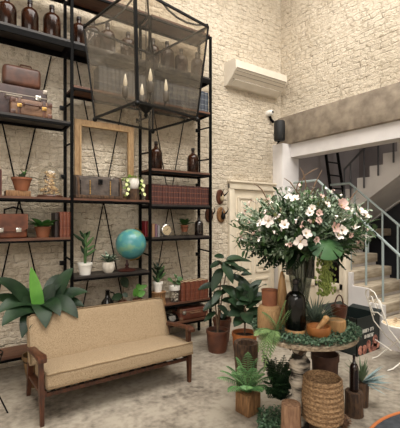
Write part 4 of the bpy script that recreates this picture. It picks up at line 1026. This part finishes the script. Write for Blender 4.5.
def flower(px, py, r, mt, k=.98, npet=6, name='magnolia_flower'):
    c = el(px, py, k); nrm = (c-Vector((0, 0, -.05))).normalized(); nrm = (nrm-FWD*.3+UP*.25+rdir()*.45).normalized()
    Mx = nrm.to_track_quat('Z', 'Y').to_matrix(); m = MB(); a0 = rnd(0, 6)
    for q in range(npet):
        a = a0+q*2*PI/npet+rnd(-.2, .2); rr = r*rnd(.8, 1.08)
        b = Mx @ Vector((math.cos(a)*.006, math.sin(a)*.006, 0))+c; t_ = Mx @ Vector((math.cos(a)*rr, math.sin(a)*rr, r*rnd(.15, .75)))+c
        m.leaf(b, t_, r*rnd(.55, .75), rnd(-.1, .1), nrm, .35, n=6, peak=.6, blunt=.7)
    fl = m.build(name, mt, T)
    m = MB(); m.ico(c+nrm*.010, r*.14, 1, (1, 1, 1.3)); m.build('flower_centre', mat('flower centre', (196, 176, 130), (176, 146, 104), 40, .7), fl)
for px, py, r in ((257, 220, .050), (270, 224, .040), (285, 240, .050), (289, 232, .040), (284, 199, .045), (318, 226, .040), (322, 234, .040), (326, 229, .038), (350, 211, .050), (297, 208, .032), (336, 234, .024), (331, 207, .034), (303, 212, .028), (358, 216, .036), (313, 204, .03), (279, 197, .032), (302, 219, .024), (294, 212, .03), (345, 215, .036), (250, 224, .026), (311, 196, .024), (300, 238, .024), (340, 226, .022), (276, 243, .02)):
    flower(px, py, r, PETAL if random.random() < .75 or r > .045 else PINK)
flower(328, 205, .055, PINK, 1.0, 11, 'protea_flower')
for k in range(190):
    d = rdir()
    if d.z < -.35 or d.dot(FWD) > .25: continue
    e = (RGT*d.x*RL+FWD*d.y*RD+UP*d.z*RV)*1.0; m = MB(); [m.leaf(e, e+rdir()*rnd(.02, .035), rnd(.014, .022), .1, None, .3, n=3, blunt=.8) for _ in range(3)]; m.build('small_blossom', PETAL if k % 3 else PINK, T)
# monstera leaf
mc = el(311, 247, 1.12); nrm = (-FWD*.62+UP*.8+RGT*.1).normalized(); Mx = Matrix((RGT, nrm.cross(RGT), nrm)).transposed()
def mono():
    m = MB(); bm = m.bm; R0 = .108; slits = [s*q for q in (27, 57, 88) for s in (-1, 1)]
    c = Vector((0, .045, .0)); n_ = 144; outer, inner = [], []
    for k in range(n_):
        deg = -180+360*k/n_; a = math.radians(deg)             # 0 points to the tip, downwards
        r = R0*(.82+.30*math.cos(a)**2 if abs(deg) < 90 else .82)*(1-.55*max(0, (abs(deg)-130)/50))
        if min(abs(deg-q) for q in slits) < 2.6: r *= .5
        p = c+Vector((math.sin(a)*r*1.3, -math.cos(a)*r*1.0, -.9*(r**2)-.02*(r/R0)**2)); q = c+Vector((math.sin(a)*r*.35*1.3, -math.cos(a)*r*.35, .0))
        outer.append(bm.verts.new(Mx @ p+mc)); inner.append(bm.verts.new(Mx @ q+mc))
    cv = bm.verts.new(Mx @ c+mc)
    for k in range(n_):
        j_ = (k+1) % n_; bm.faces.new((outer[k], outer[j_], inner[j_], inner[k])); bm.faces.new((inner[k], inner[j_], cv))
    return m
mono().build('monstera_leaf', mat('monstera green', (30, 58, 34), (62, 96, 56), 6, .5, spec=.2), T)
# amaranth tassel hanging
ta = at(325, 256, 2.68)-ac; m = MB()
for k in range(420):
    z = -rnd(0, .29); p = ta+Vector((0, 0, z))+RGT*random.gauss(0, .026)+FWD*random.gauss(0, .018); m.ico(p, rnd(.006, .011), 1, (1, 1, 1.4))
m.tube([ta+UP*.06, ta-UP*.26], .006, 5); m.build('amaranth_tassel', mat('amaranth green', (96, 112, 48), (138, 150, 76), 30, .7), T)
# bare twigs on top
for pts in (((300, 205), (299, 190), (304, 176), (312, 171), (318, 168)), ((304, 200), (306, 184), (303, 172), (300, 168)), ((296, 200), (297, 186), (301, 178)), ((300, 196), (290, 182), (284, 178)), ((270, 205), (262, 190), (258, 186), (254, 184)), ((346, 205), (354, 194), (358, 190)), ((310, 196), (316, 182), (322, 170))):
    m = MB(); m.tube([at(x, y, 2.80+.01*k)-ac for k, (x, y) in enumerate(pts)], [.005]*(len(pts)-1)+[.002], 5); m.build('bare_twig', TWIG, T)
# cut stems inside the vase
m = MB(); vv = pv-ac
for k in range(9):
    a = k*.7; m.tube([vv+Vector((.012*math.cos(a), .012*math.sin(a), .16)), vv+Vector((.045*math.cos(a+.5), .045*math.sin(a+.5), .45)), vv+Vector((.06*math.cos(a+.7), .06*math.sin(a+.7), .62)), Vector((.1*math.cos(a+.7), .1*math.sin(a+.7), -.08))], .005, 5)
m.build('cut_stems', mat('cut stem', (58, 66, 40), (96, 92, 60), 20, .6), T)

# ============================================================ AROUND THE TABLE FOOT
p = flo(248, 3.02)
T = thing('potted_fern', 'sword fern in a rough square wooden planter on the floor', 'potted plant', p)
m = MB(); m.box((0, 0, .085), (.15, .15, .17), Matrix.Rotation(.1, 3, 'Z'), bev=.008); m.build('wood_planter', RAWW, T)
m = MB(); random.seed(9)
for x, y, d in ((217, 378, 2.95), (226, 366, 3.0), (236, 357, 3.05), (248, 352, 3.05), (258, 358, 3.05), (268, 366, 3.0), (274, 378, 2.92), (228, 392, 2.8), (262, 392, 2.8), (220, 371, 2.85), (240, 366, 2.85), (254, 368, 2.85), (246, 390, 2.75), (232, 372, 3.1), (264, 374, 2.85), (270, 390, 2.9)):
    e = at(x, y, d)-p; a = Vector((0, 0, .16)); c = (a+e)/2+UP*.09
    frond(m, [a*(1-t)**2+c*2*t*(1-t)+e*t*t for t in [k/7 for k in range(8)]], .066, .011, 17, .3)
m.build('fronds', mat('sword fern green', (52, 96, 50), (116, 160, 100), 12, .45), T)
p = flo(246, 3.38); T = thing('bark_planter', 'dark rustic bark planter behind the sword fern', 'planter', p)
m = MB(); m.lathe([(0, 0), (.09, 0), (.10, .2), (.118, .42), (.112, .46), (.08, .45), (.075, .38), (0, .37)], 11); m.build('bark_wall', BARK, T)
m = MB(); m.ico((0, 0, .385), .06, 2, (1, 1, .4), jit=.4); m.build('moss', SOIL, T)
p = flo(291, 2.60); m = MB(); m.lathe([(0, 0), (.072, 0), (.074, .02), (.068, .25), (.066, .285), (0, .29)], 16); tag(m.build('log_stump', mat('pinkish log wood', (120, 88, 66), (160, 126, 98), 10, .7, .4, stretch=(5, 5, 1)), None, p), 'small upright sawn log in front of the birch trunk', 'log')
p = flo(322.5, 2.62); m = MB(); m.lathe([(0, 0), (.098, 0), (.092, .06), (.095, .155), (.09, .165), (0, .165)], 14); tag(m.build('bark_log', BARK, None, p), 'dark bark log underneath the woven rope basket', 'log')
T = thing('woven_basket', 'tall round basket of coiled rope standing on a dark log', 'basket', p+UP*.165)
R = .132; nC = 9; HB = .30; m = MB(); pr = [(0, .0)]
for k in range(nC):
    for q in range(4): a = -PI/2+PI*(q+.5)/4; pr.append((R*(.90+.10*math.sin(PI*(.25+.75*k/nC)))+.016*math.cos(a), HB*(k+.5)/nC+HB/nC/2*math.sin(a)))
pr += [(R*.93, HB), (R*.86, HB-.01), (R*.84, .05), (0, .04)]
m.lathe(pr, 28); m.build('basket_wall', mat('coiled straw rope', (104, 78, 52), (166, 134, 98), 60, .85, .8, stretch=(1, 1, 2)), T, sharp=60)
m = MB(); m.lathe([(0, .05), (R*.83, .05), (R*.83, .09), (0, .1)], 18); m.build('basket_lining', BARK, T)
p = flo(325, 2.98); T = potted('plant_pot', 'dark brown pot under the table behind the rope basket', 'pot', p, .112, .50, mat('dark brown clay', (62, 40, 30), (86, 58, 44), 12, .7, .3), rim=.1, taper=.8)
p = flo(354, 2.98); m = MB(); m.lathe([(0, 0), (.075, 0), (.07, .06), (.072, .185), (.066, .195), (0, .195)], 13); tag(m.build('tree_stump', BARK, None, p), 'bark stump at the right holding the slim dark bottle', 'stump')
bottle('slim dark bottle on the bark stump right of the rope basket', p+Vector((0, 0, .195)), .30, .036, mat('deep brown glass', (30, 18, 14), rough=.12, coat=.5))
p2 = flo(362, 3.12)
T = thing('blue_air_plant', 'spiky plant with pale blue leaf tips beside the bark stump', 'plant', p2)
m = MB(); m.lathe([(0, 0), (.05, 0), (.055, .16), (.05, .2), (0, .2)], 12); m.build('stump_pot', BARK, T)
random.seed(5)
for nm, mt, n_, L0, ax in (('pale_leaves', G_BLUE, 26, .22, RGT*1.0+UP*.15-FWD*.3), ('green_leaves', G_SAGE, 50, .20, UP*.9-RGT*.25)):
    m = MB()
    for k in range(n_):
        d = (ax+rdir()*.62).normalized(); m.leaf((0, 0, .20), Vector((0, 0, .20))+d*L0*rnd(.7, 1.15), .018, .03, None, .3, n=4, peak=.3)
    m.build(nm, mt, T)
p = flo(344, 2.78); T = thing('pine_cone', 'pine cone on the floor right of the rope basket log', 'pine cone', p)
m = MB()
for k in range(60):
    t = k/60; a = k*2.4; r = .045*math.sin(PI*(.12+.83*t)); z = .008+.09*t; q = Vector((r*math.cos(a)*.6, r*math.sin(a)*.6, z)); m.leaf(q, q+Vector((math.cos(a)*r*.8, math.sin(a)*r*.8, .012)), .022, .1, None, .2, n=2, peak=.6)
m.lathe([(0, 0), (.022, .004), (.03, .04), (.014, .09), (0, .1)], 10); m.build('scales', mat('pine cone brown', (92, 66, 48), (136, 106, 80), 20, .8), T)
# floor greenery
m = MB(); random.seed(13)
for k in range(700):
    c = flo(rnd(258, 288), rnd(2.66, 3.0)); q = c+UP*rnd(.004, .06); d = rdir(); d.z = abs(d.z)*.6; m.leaf(q, q+d*rnd(.025, .04), rnd(.014, .022), .1, None, .3, n=2)
o_c = flo(272, 2.83)
for v in m.bm.verts: v.co -= o_c
tag(m.build('floor_garland', mat('floor garland leaf', (38, 66, 44), (92, 122, 92), 40, .45), None, o_c), 'heap of small green leaves on the floor left of the sawn log', 'greenery')
m = MB(); random.seed(31)
for k in range(60):
    e = at(rnd(262, 294), rnd(350, 402), rnd(2.75, 2.98)); s = flo(280, 2.98, .12); frond(m, [s.lerp(e, t)+UP*.05*math.sin(PI*t) for t in (0, .25, .5, .75, 1)], .06, .014, 13, .3)
o_c = flo(280, 2.98)
for v in m.bm.verts: v.co -= o_c
T = tag(m.build('shade_fern', G_DARK, None, o_c), 'dark fern in the shade under the left of the table', 'plant')

# ============================================================ CARTON, GARDEN CHAIR, ORANGE EDGE
c0 = flo(357, 4.22); c1 = Vector((4.37, c0.y, 0)); CW, CD, CHT = c1.x-c0.x, .42, .44
T = thing('cardboard_carton', 'open dark green printed carton on the floor by the stairs', 'carton', (c0.x+CW/2, c0.y+CD/2, 0))
CG = mat('dark green card', (13, 24, 23), (18, 31, 29), 4, .5)
m = MB()
for s in (-1, 1): m.box((s*(CW/2-.004), 0, CHT/2), (.008, CD, CHT)); m.box((0, s*(CD/2-.004), CHT/2), (CW, .008, CHT))
m.box((0, 0, .006), (CW, CD, .012)); m.build('carton_walls', CG, T)
for s, a in ((-1, 40), (1, -40)):
    m = MB(); dx = math.sin(math.radians(abs(a)))*.16; dzf = .16*math.cos(math.radians(abs(a))); m.bar((s*CW/2, 0, CHT), (s*(CW/2+dx), 0, CHT+.03), CD*.98, .006); m.build('flap', CG, T)
m = MB(); m.bar((0, CD/2, CHT), (0, CD/2+.12, CHT+.05), CW*.96, .006); m.build('flap', CG, T)
def glyphs(x0, z0, wds, h, name):
    m = MB(); x = x0
    for wd in wds:
        for k in range(wd):
            kind = random.randint(0, 3); wg = h*.62
            m.box((x+wg*.12, -CD/2-.002, z0), (h*.17, .003, h))
            if kind != 1: m.box((x+wg*.45, -CD/2-.002, z0+h*.42), (wg*.7, .003, h*.16))
            if kind != 2: m.box((x+wg*.45, -CD/2-.002, z0), (wg*.6, .003, h*.16))
            if kind in (0, 3): m.box((x+wg*.78, -CD/2-.002, z0+(0 if kind == 0 else -.15*h)), (h*.17, .003, h if kind == 0 else h*.7))
            x += wg*1.12
        x += h*.4
    m.build(name, WHITEC, T)
random.seed(2)
glyphs(-.13, .275, (5, 3), .042, 'white_lettering'); glyphs(-.09, .205, (7,), .042, 'white_lettering')
m = MB()
for px, z, r, sz in ((-.17, .06, .05, 1.1), (-.09, .055, .05, 1.1), (.0, .10, .042, 1.3), (.04, .03, .04, 1), (.14, .12, .055, 1.35), (.12, .04, .06, .9), (.20, .06, .04, 1)):
    m.lathe([(0, 0), (r, 0), (r, .002), (0, .002)], 16, (px, -CD/2, z), Matrix.Rotation(PI/2, 3, 'X') @ Matrix.Diagonal((1, sz, 1)))
m.build('printed_picture', mat('printed pink picture', (96, 40, 34), (214, 150, 130), 22, .5), T)

# white wire chair
pc = flo(401, 4.05)
T = thing('garden_chair', 'white wire folding garden chair with a round seat at the right edge', 'chair', pc)
SZ = .42
def cp_(u, v, z): return RGT*u+FWD*v+UP*z
m = MB(); m.lathe([(0, SZ), (.175, SZ), (.187, SZ+.006), (.187, SZ+.018), (.175, SZ+.022), (0, SZ+.016)], 32); m.build('seat', mat('cream seat weave', (198, 170, 132), (226, 208, 176), 40, .7, .4), T)
m = MB(); m.tube([(.19*math.cos(k*PI/16), .19*math.sin(k*PI/16), SZ+.01) for k in range(32)], .009, 6, True); m.build('seat_rim', WIREW, T)
q = math.atan2(-S_, C_)
for s in (-1, 1):                    # crossed legs: each runs on up as a back stile
    y = s*.17
    m = MB(); m.tube([cp_(-.26, y-.04, 0), cp_(-.20, y-.04, .02), cp_(-.0, y-.02, .16), cp_(.18, y, .30), cp_(.24, y, SZ-.01)], .007, 7); m.build('leg', WIREW, T)
    m = MB(); m.tube([cp_(.20, y-.02, 0), cp_(.12, y-.02, .06), cp_(-.06, y, .22), cp_(-.22, y, SZ), cp_(-.27, y*.95, .58), cp_(-.33, y*.85, .74), cp_(-.34, y*.55, .80), cp_(-.345, 0, .815)], .007, 7); m.build('leg', WIREW, T)
m = MB(); m.tube([cp_(-.20, -.17, .20), cp_(-.20, .17, .20)], .007, 6); m.tube([cp_(.1, -.19, .07), cp_(.1, .15, .07)], .007, 6); m.build('leg_brace', WIREW, T)
for s in (-1, 1):
    m = MB(); pts = []
    for k in range(22):
        t = k/21; a = t*2.2*PI; r = .075*(1-.75*t); pts.append(cp_(-.29-.02*t, s*(.075)+s*r*math.cos(a), .66+r*math.sin(a)))
    m.tube([cp_(-.24, s*.12, .5)]+pts, .006, 6); m.build('back_scroll', WIREW, T)
m = MB(); m.tube([cp_(-.25, -.16, .52), cp_(-.26, 0, .56), cp_(-.25, .16, .52)], .007, 6); m.build('back_scroll', WIREW, T)
# small printed paper on the seat: scattered dry petals
m = MB(); random.seed(3)
for k in range(14): a = rnd(0, 6.3); r = rnd(0, .13); p = Vector((r*math.cos(a), r*math.sin(a), rnd(.004, .02))); m.leaf(p, p+Vector((rnd(-.05, .05), rnd(-.05, .05), .008)), .03, .1)
tag(m.build('dried_petals', mat('dried brown petals', (120, 92, 66), (176, 146, 112), 30, .8), None, pc+UP*(SZ+.016)), 'scatter of dry brown leaves on the white chair seat', 'leaves')

# round dark mat with orange rim on the floor in the lower right corner
e0, e1 = flo(371, CH*FPX/(428-HZ)), flo(400, CH*FPX/(413.5-HZ)); ev = (e1-e0).normalized(); en = Vector((ev.y, -ev.x, 0)); RM = .9
q = (e0+e1)/2+en*(RM-.012)
T = thing('round_floor_mat', 'dark round mat with an orange rim in the lower right corner', 'mat', (q.x, q.y, 0))
m = MB(); m.lathe([(0, 0), (RM, 0), (RM, .012), (0, .014)], 48); m.build('mat_surface', mat('dark slate mat', (46, 50, 56), (64, 68, 74), 20, .8), T)
m = MB(); m.tube([(RM*math.cos(k*PI/28), RM*math.sin(k*PI/28), .012) for k in range(56)], .012, 8, True); m.build('orange_rim', mat('orange rim', (190, 112, 62), rough=.6), T)
